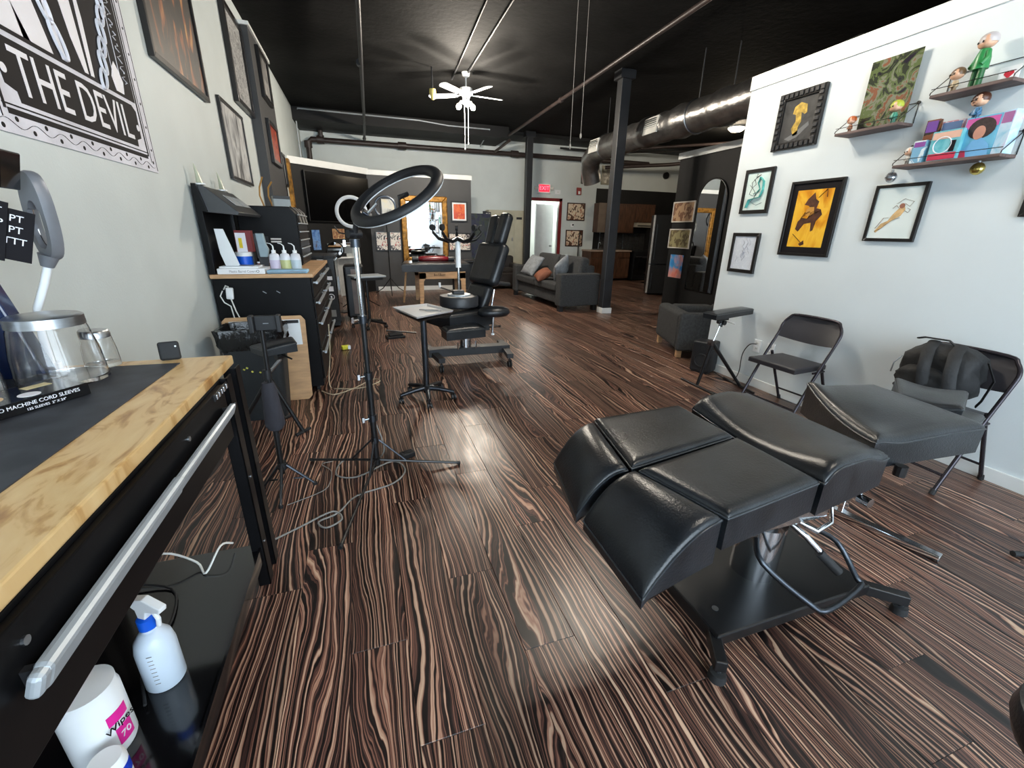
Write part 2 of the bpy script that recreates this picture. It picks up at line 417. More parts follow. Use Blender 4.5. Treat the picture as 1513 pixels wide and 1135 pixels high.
# exit doorway
d = struct('door_1', MB().bb((4.7, YB-.03, 0), (4.78, YB+.02, 2.35)).bb((5.68, YB-.03, 0), (5.77, YB+.02, 2.35)).bb((4.7, YB-.03, 2.27), (5.77, YB+.02, 2.35)), m_red)
# hallway beyond
struct('wall_hallway', MB().bb((4.55, YB+.12, 0), (4.65, YB+2.4, 2.6)).bb((6.2, YB+.12, 0), (6.3, YB+2.4, 2.6)).bb((4.5, YB+2.4, 0), (6.3, YB+2.5, 2.6)).bb((4.5, YB+.12, 2.6), (6.3, YB+2.5, 2.7)), m_wall)
o = MB().box((5.36, YB+.32, 1.1), (.72, .045, 2.18), (0, 0, .35)).obj('door_leaf', m_white, d, bevel=.004)
MB().cyl((5.6, YB+.36, 1.0), (5.6, YB+.28, 1.0), .03).obj('door_handle', m_steel, o, smooth=40)
point('hallway_light', (5.3, YB+1.2, 2.4), 45, (1, .95, .86), .15)

# ------------------------------------------------------------------ pipes, conduit, duct, ceiling fans
def pipe(name, label, pts, r, m=m_pipe, cat='pipe', fit=()):
    if cat in ('cable', 'cord', 'wire'): pts = curve(pts)
    o = MB().tube(pts, r, 10).obj(name, m, None, smooth=50); tag(o, label, cat)
    for p, q in fit: MB().cyl(p, q, r*1.45, seg=12).obj('coupling', m, o, smooth=40)
    return o
pipe('sprinkler_main', 'thick brown iron pipe running along the top of the back wall', [(-.98, 12.42, 2.72), (-.98, 12.42, 3.3), (-.9, 12.42, 3.38), (8.5, 12.42, 3.41)], .06,
     fit=[((-.78, 12.42, 3.385), (-.62, 12.42, 3.385)), ((1.1, 12.42, 3.39), (1.3, 12.42, 3.39)), ((-.98, 12.42, 3.2), (-.98, 12.42, 3.34)), ((4.1, 12.42, 3.4), (4.3, 12.42, 3.4))])
pipe('riser_pipe', 'short brown riser pipe joining the main pipe near the left corner', [(-.68, 12.42, 3.42), (-.68, 12.42, 3.6)], .05, fit=[((-.68, 12.42, 3.44), (-.68, 12.42, 3.48))])
pipe('branch_pipe', 'slim dark branch pipe crossing the ceiling towards the far column', [(3.6, 2.0, 3.72), (3.68, 11.32, 3.63)], .03, m_pipe, fit=[((3.66, 8.2, 3.66), (3.66, 8.3, 3.66))])
pipe('cross_pipe', 'dark pipe elbow joining branch pipe to the back wall main', [(3.7, 11.34, 3.52), (3.6, 12.3, 3.4)], .035)
pipe('ceiling_pipe', 'dark pipe running along the ceiling above the ring light to the back wall', [(.1, 1.0, 3.72), (.2, 6.0, 3.68), (.28, 10.2, 3.55), (.3, 11.36, 3.5), (.3, 12.3, 3.45)], .028, m_beam, fit=[((.2, 7.6, 3.64), (.21, 7.7, 3.64)), ((.3, 12.2, 3.45), (.3, 12.3, 3.45))])
pipe('fan_conduit', 'thin black conduit along the ceiling to the fan mount, right one', [(1.88, 7.95, 3.8), (1.83, 5.6, 3.8), (1.8, 3.0, 3.8)], .016, m_beam)
pipe('fan_conduit', 'thin black conduit along ceiling to the fan mount, left one', [(1.7, 8.4, 3.8), (1.56, 5.7, 3.8), (1.4, 3.0, 3.8)], .012, m_beam)
pipe('wall_conduit', 'thin silver conduit bent down into the left back corner', [(-1.1, 11.6, 2.7), (-1.1, 11.6, 3.7), (-1.02, 11.38, 3.78), (1.5, 11.38, 3.77), (2.2, 11.38, 3.72), (3.2, 11.38, 3.72), (3.2, 12.3, 3.5)], .016, m_alu)
pipe('conduit_right', 'thin grey conduit running along back wall above the kitchen', [(5.5, 12.3, 3.62), (7.2, 12.3, 3.62), (9.6, 11.2, 3.66)], .025, m_beam)
pipe('kitchen_pipe', 'dark pipe angled across the ceiling above the kitchen wall', [(6.9, 12.2, 3.2), (8.6, 11.6, 3.3), (10.3, 10.5, 3.45)], .05)
pipe('kitchen_pipe', 'second dark angled pipe nearer the duct above the kitchen', [(6.4, 12.2, 3.58), (7.6, 11.2, 3.6), (9.6, 9.2, 3.6)], .035)
pipe('thin_wire', 'thin grey wire hanging down wall above kitchen', [(7.55, 12.57, 3.35), (7.6, 12.57, 3.0), (7.58, 12.57, 2.68)], .012, m_pipe, 'wire')
# foil duct
m_foil = mat('crinkled_foil', rgb(150, 148, 146), .3, .9, var=.25, vscale=5, bump=.9, bscale=11)
dp = []
pts = [(4.72, -1.0, 3.0), (4.72, 1, 3.0), (4.72, 3, 3.0), (4.72, 4.6, 3.0), (4.72, 6, 3.0), (4.72, 7.4, 3.0), (4.72, 8.2, 3.0), (4.74, 8.75, 2.97), (4.76, 9.05, 2.85), (4.82, 9.15, 2.68), (4.92, 9.2, 2.45)]
dd = thing('foil_duct', 'large round crinkled foil duct hanging below the black ceiling', 'duct', (4.72, 4, 3.0))
def loc(o, root): o.location = [-a for a in root.location]; return o
mb = MB()
dense = []
for a, b in zip(pts, pts[1:]):
    n = max(1, int((Vector(b)-Vector(a)).length/.12))
    for i in range(n): dense.append(tuple(Vector(a).lerp(Vector(b), i/n)))
dense.append(pts[-1])
rad = [.215+.012*math.sin(i*1.9)+.008*math.sin(i*5.3+1) if y[1] < 8.6 else .2 for i, y in enumerate(dense)]
mb.tube(dense, rad, 26); loc(mb.obj('duct_body', m_foil, dd, smooth=60), dd)
for y in (5.85, 8.35): loc(MB().ring((4.72, y, 3.0), .218, .012, (0, 1, 0), 30).obj('hanger_strap', m_steel, dd, smooth=50), dd)
for (x, y, z0) in ((4.72, 5.85, 3.2), (4.72, 8.35, 3.2), (4.98, 5.5, 3.1)):
    loc(MB().cyl((x, y, z0), (x, y, CZ), .008, seg=6).obj('hanger_rod', m_beam, dd), dd)
for y in (6.65, 8.5):
    g = MB().box((4.52, y, 3.02), (.03, .36, .24), (0, .15, 0)).obj('vent_grille', m_grille, dd, bevel=.004); loc(g, dd)
    for k in range(7): MB().box((4.502+.003*(k-3)*-1, y, 3.02+(k-3)*.028), (.012, .3, .008), (0, .5, 0)).obj('louver', m_steel, g)

def fan(x, y, label, pw, chains=True):
    f = thing('ceiling_fan', label, 'ceiling fan', (x, y, CZ))
    MB().lathe([(.0, 0), (.07, 0), (.06, -.05), (.02, -.07)], seg=20).cyl((0, 0, -.05), (0, 0, -.22), .013).obj('downrod', m_white, f, smooth=40)
    MB().lathe([(.02, -.2), (.1, -.22), (.11, -.3), (.07, -.33), (.05, -.38), (.0, -.38)], seg=24).obj('motor_housing', m_white, f, smooth=40)
    for k in range(5):
        a = 2*PI*k/5+.09; c, s = math.cos(a), math.sin(a)
        M = Matrix.Rotation(a, 4, 'Z') @ Matrix.Translation((0, 0, -.31)) @ Matrix.Rotation(.2, 4, 'X')
        mb = MB(); poly = [(.16, -.05), (.3, -.062), (.6, -.07), (.64, -.04), (.65, 0), (.64, .04), (.6, .07), (.3, .062), (.16, .05)]
        n = len(poly); vs = [(px, py, -.004) for px, py in poly]+[(px, py, .004) for px, py in poly]
        mb.add(vs, [tuple(range(n)), tuple(range(n, 2*n))]+[(i, (i+1) % n, n+(i+1) % n, n+i) for i in range(n)], M)
        b = mb.obj('blade', m_white, f)
        MB().add([(.08, -.015, -.006), (.2, -.03, -.006), (.2, .03, -.006), (.08, .015, -.006), (.08, -.015, .002), (.2, -.03, .002), (.2, .03, .002), (.08, .015, .002)],
                 [(0,1,2,3),(4,5,6,7),(0,1,5,4),(1,2,6,5),(2,3,7,6),(3,0,4,7)], M).obj('blade_bracket', m_steel, b)
    m_sh = mat('lit_bulb_glass', (1, .93, .8), .3, emit=14, ecol=(1, .9, .74))
    for k in range(3):
        a = 2*PI*k/3+.4
        M = Matrix.Rotation(a, 4, 'Z') @ Matrix.Translation((.09, 0, -.4)) @ Matrix.Rotation(-.6, 4, 'Y')
        MB().lathe([(.0, .02), (.02, .01), (.025, -.02), (.012, -.03)], M=M, seg=14).obj('lamp_holder', m_white, f, smooth=40)
        MB().lathe([(.012, -.03), (.036, -.05), (.044, -.08), (.036, -.11), (.0, -.13)], M=M, seg=16).obj('bulb', m_sh, f, smooth=60)
    for dx, ln in ((-.03, .7), (.03, .62)) if chains else ():
        MB().cyl((dx, 0, -.38), (dx, 0, -.38-ln), .0035, seg=5).lathe([(0, 0), (.01, -.01), (.012, -.03), (0, -.045)], (dx, 0, -.38-ln), 8).obj('pull_chain', m_white, f)
    for k in range(3):
        a = 2*PI*k/3+.4
        point('fan_lamp', (x+.2*math.cos(a), y+.2*math.sin(a), CZ-.55), pw/3, (1, .9, .76), .045)
    return f
fan(1.86, 8.05, 'white ceiling fan with lit bulbs and short chains seen mid ceiling', 210)
fan(2.25, 3.55, 'nearer white ceiling fan above the frame with long pull chains', 85, False)
fan(2.3, .4, 'white ceiling fan over the tattoo table, out of frame', 45)
for dx, z in ((0, 2.38), (.13, 2.5)):
    o = MB().cyl((2.45+dx, 5.2, z), (2.45+dx, 5.2, CZ), .003, seg=5).lathe([(0, .02), (.012, 0), (.014, -.03), (0, -.05)], (2.45+dx, 5.2, z), 8).obj('pull_cord', m_cord_g, None)
    tag(o, 'long white pull cord with bead hanging from ceiling, %s' % ('left one of the pair' if dx == 0 else 'right one of the pair'), 'cord', 'ceiling pull cords')
o = thing('smoke_detector', 'small yellowed bell shaped detector on ceiling left of the fan', 'detector', (1.3, 8.0, CZ))
MB().cyl((0, 0, 0), (0, 0, -.3), .012, seg=8).obj('stem', m_beam, o)
MB().lathe([(.0, -.3), (.05, -.3), (.055, -.36), (.035, -.4), (.03, -.44), (0, -.45)], seg=18).obj('cup', mat('yellowed_plastic', rgb(226, 206, 120), .4), o, smooth=40)
o = thing('kitchen_lamp', 'round flush ceiling lamp over the kitchen', 'lamp', (8.6, 9.2, CZ))
MB().lathe([(0, -.02), (.16, -.02), (.18, -.05), (.12, -.1), (0, -.12)], seg=24).obj('diffuser', mat('lamp_diffuser', (1, .9, .75), .4, emit=6, ecol=(1, .86, .66)), o, smooth=40)
MB().cyl((0, 0, 0), (0, 0, -.03), .19, seg=24).obj('canopy', m_white, o)
point('kitchen_light', (8.6, 9.2, CZ-.25), 45, (1, .84, .62), .15)

# ================================================================== TATTOO TABLE
def tattoo_table():
    t = thing('tattoo_table', 'long black leather reclining tattoo table with split leg pads on black base', 'tattoo table', (1.42, 1.02, 0))
    ox, oy = 1.42, 1.02
    L = lambda pts: [(x-ox, y-oy) for x, y in pts]
    roll = lambda u, v: -.135*(max(0, 1-u/.93))**2.1 - .0
    # foot ends: u from tip to hinge
    cushion(L([(.565, 1.00), (.735, 1.00), (.80, 1.34), (.63, 1.32)]), .712, .16, .03, 'foot_pad', m_leather, t, h=roll)
    cushion(L([(.57, .655), (.835, .71), (.745, .98), (.575, .97)]), .712, .16, .03, 'foot_pad', m_leather, t, h=roll)
    sag = lambda u, v: -.018*math.sin(PI*u)
    cushion(L([(.75, 1.0), (1.235, 1.085), (1.235, 1.385), (.815, 1.36)]), .716, .12, .03, 'leg_pad', m_leather, t, h=lambda u, v: -.012*math.sin(PI*u)*math.sin(PI*v))
    cushion(L([(.85, .705), (1.25, .76), (1.24, 1.07), (.765, .98)]), .716, .12, .03, 'leg_pad', m_leather, t, h=lambda u, v: -.012*math.sin(PI*u)*math.sin(PI*v))
    def hip(u, v):
        e = abs(2*v-1)
        return .05*e**2*math.sin(PI*min(1, u*1.1))+.016*u*u+.03*math.exp(-((u-.12)/.2)**2)*e**1.5
    cushion(L([(1.268, .755), (1.655, .815), (1.665, 1.44), (1.29, 1.36)]), .70, .12, .045, 'seat_pad', m_leather, t, h=hip, n=22)
    # back section: tapered, flared at the near shoulder
    def back(u, v): return .03*math.exp(-((u)/.16)**2)*(2*v-1)**2 + .012*(1-u) - .038*(1-u)**2*(1-v)
    b = cushion(L([(1.665, .87), (2.23, .835), (2.30, 1.3), (1.92, 1.34)]), .74, .13, .045, 'back_pad', m_leather, t, h=back, n=22)
    # side wing below the back pad
    # frame under pads
    f = MB().bb((.72-ox, .80-oy, .56), (1.25-ox, 1.28-oy, .594)).bb((1.25-ox, .86-oy, .54), (1.66-ox, 1.30-oy, .58)).bb((1.6-ox, .92-oy, .57), (2.15-ox, 1.22-oy, .60))
    f.obj('pad_frame', m_black, t, bevel=.004)
    # base
    base = MB().bb((1.04-ox, .80-oy, .05), (1.80-ox, 1.20-oy, .10)).obj('base_plate', m_black, t, bevel=.006)
    for (x, y) in ((-.3, -.12), (.28, .1)): MB().cyl((x, y, .1), (x, y, .1015), .012, seg=14).obj('cap', m_steel, base)
    for sx, fx, fy in ((1.06, 1.0, .74), (1.06, 1.02, 1.26), (1.79, 1.90, .735), (1.79, 1.9, 1.27)):
        sy = .84 if fy < 1 else 1.16
        a = Vector((sx-ox, sy-oy, .072)); bq = Vector((fx-ox, fy-oy, .06)); d = bq-a
        lg = MB().box(((a+bq)/2)[:], (d.length+.03, .04, .045), (0, 0, math.atan2(d.y, d.x))).obj('leg', m_black, t, bevel=.004)
        MB().lathe([(.01, .05), (.01, .03), (.026, .028), (.03, 0.0), (.0, 0)], bq.xy.to_3d()[:], 16).obj('rubber_foot', m_rubber, lg, smooth=40)
    MB().cyl((0, 0, .1), (0, 0, .34), .085, seg=28).obj('column', m_chrome, t, smooth=40)
    MB().cyl((0, 0, .3), (0, 0, .52), .055, seg=24).obj('piston', m_black, t, smooth=40)
    MB().box((0, 0, .50), (.42, .26, .04)).box((.0, -.12, .45), (.3, .012, .08)).box((0, .12, .45), (.3, .012, .08)).obj('yoke', m_chrome, t, bevel=.004)
    # pedal loop around the near side
    z = .24
    pd = [(-.1, -.06, .32), (-.13, -.13, .27), (.0, -.24, .15), (.06, -.275, .135), (.29, -.23, .13), (.31, -.2, .14), (.3, -.1, .24), (.14, -.07, .33)]
    MB().tube(curve(pd, 4), .011, 8).obj('foot_pedal_bar', m_dsteel, t, smooth=60)
    MB().tube([(.04, -.08, .37), (.06, -.13, .345), (.14, -.19, .25)], .012, 8).obj('lever', m_chrome, t, smooth=60)
    MB().cyl((.10, -.165, .29), (.165, -.21, .22), .017, seg=14).obj('lever_grip', m_rubber, t, smooth=40)
    MB().tube([(.0, -.1, .42), (.06, -.16, .39), (.16, -.14, .39), (.2, -.1, .44), (.24, -.16, .52)], .009, 8).obj('linkage', m_chrome, t, smooth=60)
    MB().cyl((.235, -.2, .5), (.235, -.16, .5), .018, seg=12).obj('locking_knob', m_chrome, t, smooth=40)
    # loose armrest socket
    MB().cyl((1.80-ox, .84-oy, .62), (1.80-ox, .84-oy, .58), .02, seg=12).obj('socket', m_black, t)
    return t
tattoo_table()
# chrome armrest stand on the floor behind the table
a = thing('armrest_support', 'chrome T shaped support bar standing on floor behind the tattoo table', 'support', (2.33, 1.13, 0))
MB().box((0, 0, .018), (.045, .55, .03), (0, 0, .26)).obj('foot_bar', m_chrome, a, bevel=.004)
MB().box((-.03, .12, .22), (.04, .025, .38)).obj('upright', m_chrome, a, bevel=.003)
MB().cyl((-.03, .09, .44), (-.03, .15, .44), .02, seg=12).obj('clamp_knob', m_black, a, smooth=40)
MB().box((-.03, .12, .46), (.05, .05, .12)).obj('socket', m_black, a, bevel=.003)
# headrest cushions
T0 = [c for c in bpy.data.objects if c.name == 'tattoo_table'][0]
HX, HY = 2.56-1.42, 1.18-1.02
lp = cushion([(HX-.2, HY+.18), (HX-.08, HY-.22), (HX+.12, HY-.16), (HX+.04, HY+.26)], .64, .06, .03, 'headrest_lower_pad', m_leather, T0)
cushion([(HX-.2, HY+.03), (HX-.1, HY-.17), (HX+.17, HY-.05), (HX+.06, HY+.2)], .71, .065, .03, 'headrest_pad', m_leather, T0, h=lambda u, v: -.022*math.sin(PI*u)+.01*v)
MB().cyl((.6, .03, .575), (HX-.02, HY-.05, .575), .012, seg=10).cyl((.6, .12, .575), (HX-.02, HY+.05, .575), .012, seg=10).obj('headrest_bracket', m_dsteel, T0, smooth=40)

# ================================================================== FOLDING CHAIRS
def folding_chair(label, x, y, rz):
    """front faces -Y in local frame"""
    c = thing('folding_chair', label, 'chair', (x, y, 0), rz, 'folding chairs along the right wall')
    Wc = .238
    # main side rail: front foot up to the back top as one hoop
    hoop = [(-Wc, -.2, .0), (-Wc, -.02, .36), (-Wc, .13, .62)]
    top = [(-Wc, .165, .70), (-Wc+.03, .185, .755), (-Wc+.09, .2, .785), (Wc-.09, .2, .785), (Wc-.03, .185, .755), (Wc, .165, .70)]
    hoop2 = [(Wc, .13, .62), (Wc, -.02, .36), (Wc, -.2, 0)]
    MB().tube(curve(hoop+top+hoop2, 4), .0115, 10).obj('front_hoop', m_chairm, c, smooth=60)
    mb = MB()
    rows = []
    for j in range(7):
        z = .6+.18*j/6; yy = .12+.08*j/6+.0; row = []
        for i in range(13):
            u = i/12*2-1; ww = Wc-.008 if j < 5 else (Wc-.02 if j == 5 else Wc-.07)
            row.append((u*ww, yy+.035*(1-u*u)-.006, z-(.02*(1-u*u) if j == 0 else 0)))
        rows.append(row)
    k = 13
    for t_ in (0, .016):
        for r in rows: mb.v += [(p[0], p[1]+t_, p[2]) for p in r]
    n0 = 7*13
    for j in range(6):
        for i in range(12):
            a = j*13+i; mb.f += [(a, a+1, a+14, a+13), (n0+a, n0+a+13, n0+a+14, n0+a+1)]
    edge = [i for i in range(13)]+[13*j+12 for j in range(1, 7)]+[6*13+i for i in range(11, -1, -1)]+[13*j for j in range(5, 0, -1)]
    for i in range(len(edge)): a, b = edge[i], edge[(i+1) % len(edge)]; mb.f.append((a, b, n0+b, n0+a))
    mb.obj('backrest', m_chairp, c, smooth=50)
    cushion([(-.205, -.21), (.205, -.21), (.19, .17), (-.19, .17)], .45, .035, .02, 'seat', m_chairp, c, pipe=False, bulge=.008)
    for s in (-1, 1):
        MB().tube([(s*(Wc-.025), .3, 0), (s*(Wc-.025), .09, .42), (s*(Wc-.022), .07, .47)], .0115, 10).obj('rear_leg', m_chairm, c, smooth=60)
        MB().tube([(s*(Wc-.012), -.03, .405), (s*(Wc-.012), .1, .41)], .008, 6).obj('seat_bracket', m_chairm, c)
        MB().cyl((s*Wc, -.2, 0), (s*Wc, -.19, .03), .015, seg=10).obj('foot_cap', m_rubber, c)
        MB().cyl((s*(Wc-.025), .3, 0), (s*(Wc-.025), .29, .03), .015, seg=10).obj('foot_cap', m_rubber, c)
    MB().cyl((-Wc, -.145, .11), (Wc, -.145, .11), .008, seg=8).obj('stretcher', m_chairm, c)
    MB().cyl((-Wc+.025, .245, .11), (Wc-.025, .245, .11), .008, seg=8).obj('stretcher', m_chairm, c)
    return c
m_chairm = mat('dark_enamelled_tube', rgb(58, 54, 60), .25, .6, var=.05)
m_chairp = mat('dark_vinyl_panel', rgb(44, 43, 48), .4, var=.08)
folding_chair('empty black folding chair against white wall beside the wall sockets', 3.24, 2.46, -PI/2+.06)
folding_chair('black folding chair holding the black backpack by the right wall', 3.23, 1.47, -PI/2-.02)
# backpack
bp = thing('backpack', 'black fabric backpack slumped on the right folding chair', 'backpack', (3.3, 1.52, .455), 0)
m_pack = mat('black_nylon', rgb(24, 25, 27), .7, var=.3, vscale=10, bump=.35, bscale=35)
def blob(r, c, seed, amp=.03, name='body', m=m_pack, parent=None, seg=28):
    mb = MB(); rings = []
    for i in range(15):
        th = PI*(i+.001)/14.002; ring = []
        for j in range(seg):
            ph = 2*PI*j/seg
            d = Vector((math.copysign(abs(math.sin(th)*math.cos(ph))**.7, math.cos(ph)), math.copysign(abs(math.sin(th)*math.sin(ph))**.7, math.sin(ph)), math.copysign(abs(math.cos(th))**.75, math.cos(th))))
            k = 1+amp*10*mnoise.noise(d*2.1+Vector((seed, 0, 0)))*.5
            ring.append(Vector((c[0]+d.x*r[0]*k, c[1]+d.y*r[1]*k, c[2]+d.z*r[2]*(1+.3*amp*mnoise.noise(d*3)))))
        rings.append(ring)
    return mb.loops(rings).obj(name, m, parent, smooth=70)
blob((.12, .19, .175), (0, 0, .18), 3, .06, 'body', m_pack, bp)
blob((.06, .13, .1), (-.1, .03, .12), 5, .06, 'front_pocket', m_pack, bp)
for s, ln in ((-.06, 0), (.07, .02)):
    MB().tube([(-.02, s, .36), (-.12, s-.03, .33), (-.17, s-.06, .22), (-.16, s-.08, .1), (-.1, s-.1, .02)], .03, 8, flat=.3).obj('shoulder_strap', m_pack, bp, smooth=60)
MB().tube([(-.02, -.03, .355), (-.03, .0, .38), (-.03, .12, .375), (-.02, .16, .36)], .013, 6, flat=.4).obj('grab_handle', m_pack, bp, smooth=60)
MB().tube([(-.1, .17, .25), (-.125, .19, .2), (-.13, .19, .14)], .004, 6).obj('zipper', m_steel, bp)
MB().tube([(-.03, -.2, .3), (0, -.24, .2), (-.02, -.23, .08), (.02, -.2, .03)], .012, 6, flat=.4).obj('loose_strap', m_pack, bp, smooth=60)

# ================================================================== ARM REST TRIPOD, SPEAKER, ARMCHAIR
at = thing('armrest_tripod', 'black padded arm rest on folding tripod in front of small speaker', 'arm rest', (3.1, 3.1, 0), .1)
cushion([(-.19, -.1), (.44, .02), (.44, .16), (-.19, .05)], .745, .055, .018, 'arm_pad', m_leather, at)
MB().box((.02, .01, .675), (.12, .05, .03)).cyl((.02, .01, .67), (.0, .0, .6), .018, seg=12).obj('pad_bracket', m_black, at, bevel=.002)
MB().cyl((.02, -.03, .64), (.02, .05, .64), .022, seg=12).obj('tilt_knob', m_black, at, smooth=40)
MB().tube([(.04, -.02, .655), (.11, -.06, .63)], .005, 6).obj('tilt_lever', m_chrome, at)
MB().cyl((0, 0, .63), (-.06, 0, .46), .009, seg=10).obj('post', m_chrome, at, smooth=40)
MB().cyl((-.07, -.015, .45), (-.07, .03, .45), .026, seg=12).obj('hinge', m_pipe, at, smooth=40)
for p in ((-.1, .06, .012), (.3, -.1, .012)):
    MB().cyl((-.06, 0, .45), p, .018, .015, seg=10).obj('leg', m_black, at, smooth=40)
MB().cyl((-.08, .28, .012), (-.14, -.18, .012), .012, seg=10).obj('foot_bar', m_black, at, smooth=40)
MB().cyl((.36, .14, .012), (.24, -.3, .012), .012, seg=10).obj('foot_bar', m_black, at, smooth=40)
sp = thing('speaker', 'small dark grey floor speaker behind the arm rest tripod', 'speaker', (3.42, 3.56, 0), .5)
MB().bb((-.1, -.11, .01), (.1, .11, .34)).obj('cabinet', m_dark, sp, bevel=.02, bseg=3)
MB().ring((-.102, 0, .14), .068, .006, (1, 0, 0), 28).obj('woofer_ring', m_beam, sp, smooth=50)
MB().lathe([(.062, 0), (.03, .012), (0, .008)], (-.101, 0, .14), 24, Matrix.Rotation(PI/2, 4, 'Y')).obj('cone', m_rubber, sp, smooth=50)
MB().cyl((-.1, 0, .27), (-.104, 0, .27), .022, seg=16).obj('tweeter', m_beam, sp)
MB().bb((-.08, -.09, 0), (.08, .09, .012)).obj('base', m_rubber, sp)
ac = thing('armchair', 'dark grey fabric armchair partly hidden behind end of white wall', 'armchair', (4.0, 4.35, 0), -.35)
MB().bb((-.42, -.42, .1), (-.26, .4, .54)).obj('arm', m_sofa, ac, bevel=.05, bseg=4)
MB().bb((.26, -.42, .1), (.42, .4, .54)).obj('arm', m_sofa, ac, bevel=.05, bseg=4)
MB().bb((-.26, .2, .1), (.26, .42, .53)).obj('backrest', m_sofa, ac, bevel=.05, bseg=4)
MB().bb((-.42, -.48, .09), (.42, -.40, .55)).obj('front_panel', m_sofa, ac, bevel=.03, bseg=4)
MB().bb((-.26, -.4, .2), (.26, .2, .45)).obj('seat_cushion', m_sofa, ac, bevel=.04, bseg=4)
for sx in (-.36, .36):
    for sy in (-.4, .34): MB().bb((sx-.03, sy-.03, 0), (sx+.03, sy+.03, .1)).obj('leg', m_wood, ac, bevel=.004)
# sockets on right wall
for i, y in enumerate((3.05, 2.9)):
    o = thing('wall_socket', ['white wall socket plate with black plug and cord in it', 'empty white wall socket plate nearer the folding chair'][i], 'socket', (RX, y, .40), -PI/2)
    MB().bb((-.04, -.006, -.06), (.04, 0, .06)).obj('plate', m_white, o, bevel=.003)
    for z in (-.025, .025):
        r = MB().bb((-.017, -.009, z-.016), (.017, -.006, z+.016)).obj('receptacle', m_trim, o, bevel=.002)
        MB().bb((-.008, -.0098, z-.006), (-.005, -.009, z+.008)).bb((.005, -.0098, z-.006), (.008, -.009, z+.008)).obj('slot', m_ink, r)
pipe('cable', 'black cord hanging from the wall socket down to the speaker', [(3.535, 3.05, .42), (3.48, 3.08, .41), (3.47, 3.13, .3), (3.46, 3.12, .12), (3.44, 3.16, .01), (3.45, 3.3, .006), (3.47, 3.44, .02)], .0045, m_rubber, 'cord')
# stool corner at lower right
s = thing('rolling_stool', 'black round rolling stool cut off at the lower right corner', 'stool', (1.33, .085, 0))
MB().lathe([(0, .50), (.15, .50), (.185, .48), (.19, .44), (.18, .41), (0, .41)], seg=36).obj('seat', m_leather, s, smooth=50)
MB().cyl((0, 0, .1), (0, 0, .41), .025, seg=16).obj('gas_lift', m_chrome, s, smooth=40)
for k in range(5):
    q = 2*PI*k/5+math.radians(54); c_, s_ = math.cos(q), math.sin(q)
    lg = MB().tube([(0, 0, .12), (.12*c_, .12*s_, .11), (.2*c_, .2*s_, .085)], [.028, .02, .015], 10).obj('leg', m_chrome, s, smooth=50)
    caster(lg, .2*c_, .2*s_, .08)
o = thing('tripod_foot', 'tip of a black stand foot at the right picture edge', 'stand', (2.95, .75, 0))
MB().cyl((-.16, .03, .012), (.2, -.1, .012), .012, seg=10).obj('foot_bar', m_black, o, smooth=40)
MB().cyl((-.17, .034, .013), (-.14, .023, .013), .014, seg=10).obj('rubber_cap', m_rubber, o)
MB().cyl((.2, -.1, .012), (.2, -.1, .5), .014, seg=10).obj('post', m_black, o, smooth=40)

# ================================================================== WORKBENCH (left foreground)
BZ = .94; BX0, BX1, BY0, BY1 = -1.13, -.503, -.35, 1.82
wb = thing('workbench', 'black steel workbench with burled plywood top in the left foreground', 'workbench', (-.8, .75, 0))
def wl(mb, name, m, parent=None, **k):
    o = mb.obj(name, m, parent or wb, **k)
    if parent is None: o.location = (.8, -.75, 0)
    return o
top = wl(MB().bb((BX0, BY0, BZ-.035), (BX1, BY1, BZ)), 'worktop', m_burl, bevel=.005)
cab = wl(MB().bb((BX0, BY0+.05, .69), (-.505, 1.63, BZ-.036)), 'drawer_housing', m_bench, bevel=.003)
wl(MB().bb((-.505, .35, .70), (-.488, 1.60, .895)), 'drawer_front', m_bench, bevel=.003)
wl(MB().bb((-.505, -.3, .70), (-.488, .34, .895)), 'drawer_front', m_bench, bevel=.003)
hb = wl(MB().box((-.468, 1.075, .815), (.02, 1.0, .042), (0, .35, 0)), 'drawer_handle', m_alu, bevel=.008)
for y in (.60, 1.55): MB().box((-.48, y, .815), (.025, .012, .03)).obj('handle_bracket', m_dark, hb)
MB().box((-.468, .84, .815), (.023, .5, .047), (0, .35, 0)).obj('handle_sleeve', m_alu, hb, bevel=.008)
for y in (1.22, 1.25, .62): wl(MB().cyl((-.488, y, .86 if y != 1.22 else .78), (-.484, y, .86 if y != 1.22 else .78), .007, seg=12), 'screw', m_steel)
# nickel badge on the far end of the drawer rail
bd = wl(MB().box((-.486, 1.56, .885), (.004, .14, .022)), 'badge', m_dark)
for i, y in enumerate((1.505, 1.53, 1.555, 1.58, 1.61)):
    MB().box((-.482, y, .885), (.006, .014 if i != 2 else .007, .017)).obj('badge_letter', m_chrome, bd, bevel=.002)
for y0, dz in ((1.66, 0), (1.78, .0), (-.3, 0)):
    for x in (-.505, -1.1):
        wl(MB().bb((x-.022, y0-.028, 0), (x+.022, y0-.022, .905)).bb((x+.016, y0-.028, 0), (x+.022, y0+.028, .905)), 'leg_post', m_bench, bevel=.002)
wl(MB().bb((BX0+.02, BY0+.05, .15), (-.5, 1.68, .175)), 'lower_shelf', m_gloss, bevel=.003)
wl(MB().bb((-.5, BY0+.05, .13), (-.492, 1.68, .19)), 'shelf_lip', m_gloss)
wl(MB().bb((BX0, BY0+.05, .175), (BX0+.01, 1.68, .69)), 'back_panel', mat('dark_red_panel', rgb(46, 10, 16), .4))

for z in (.2, .5, .8): wl(MB().cyl((-.483, 1.66, z), (-.48, 1.66, z), .005, seg=8), 'rivet', m_steel)
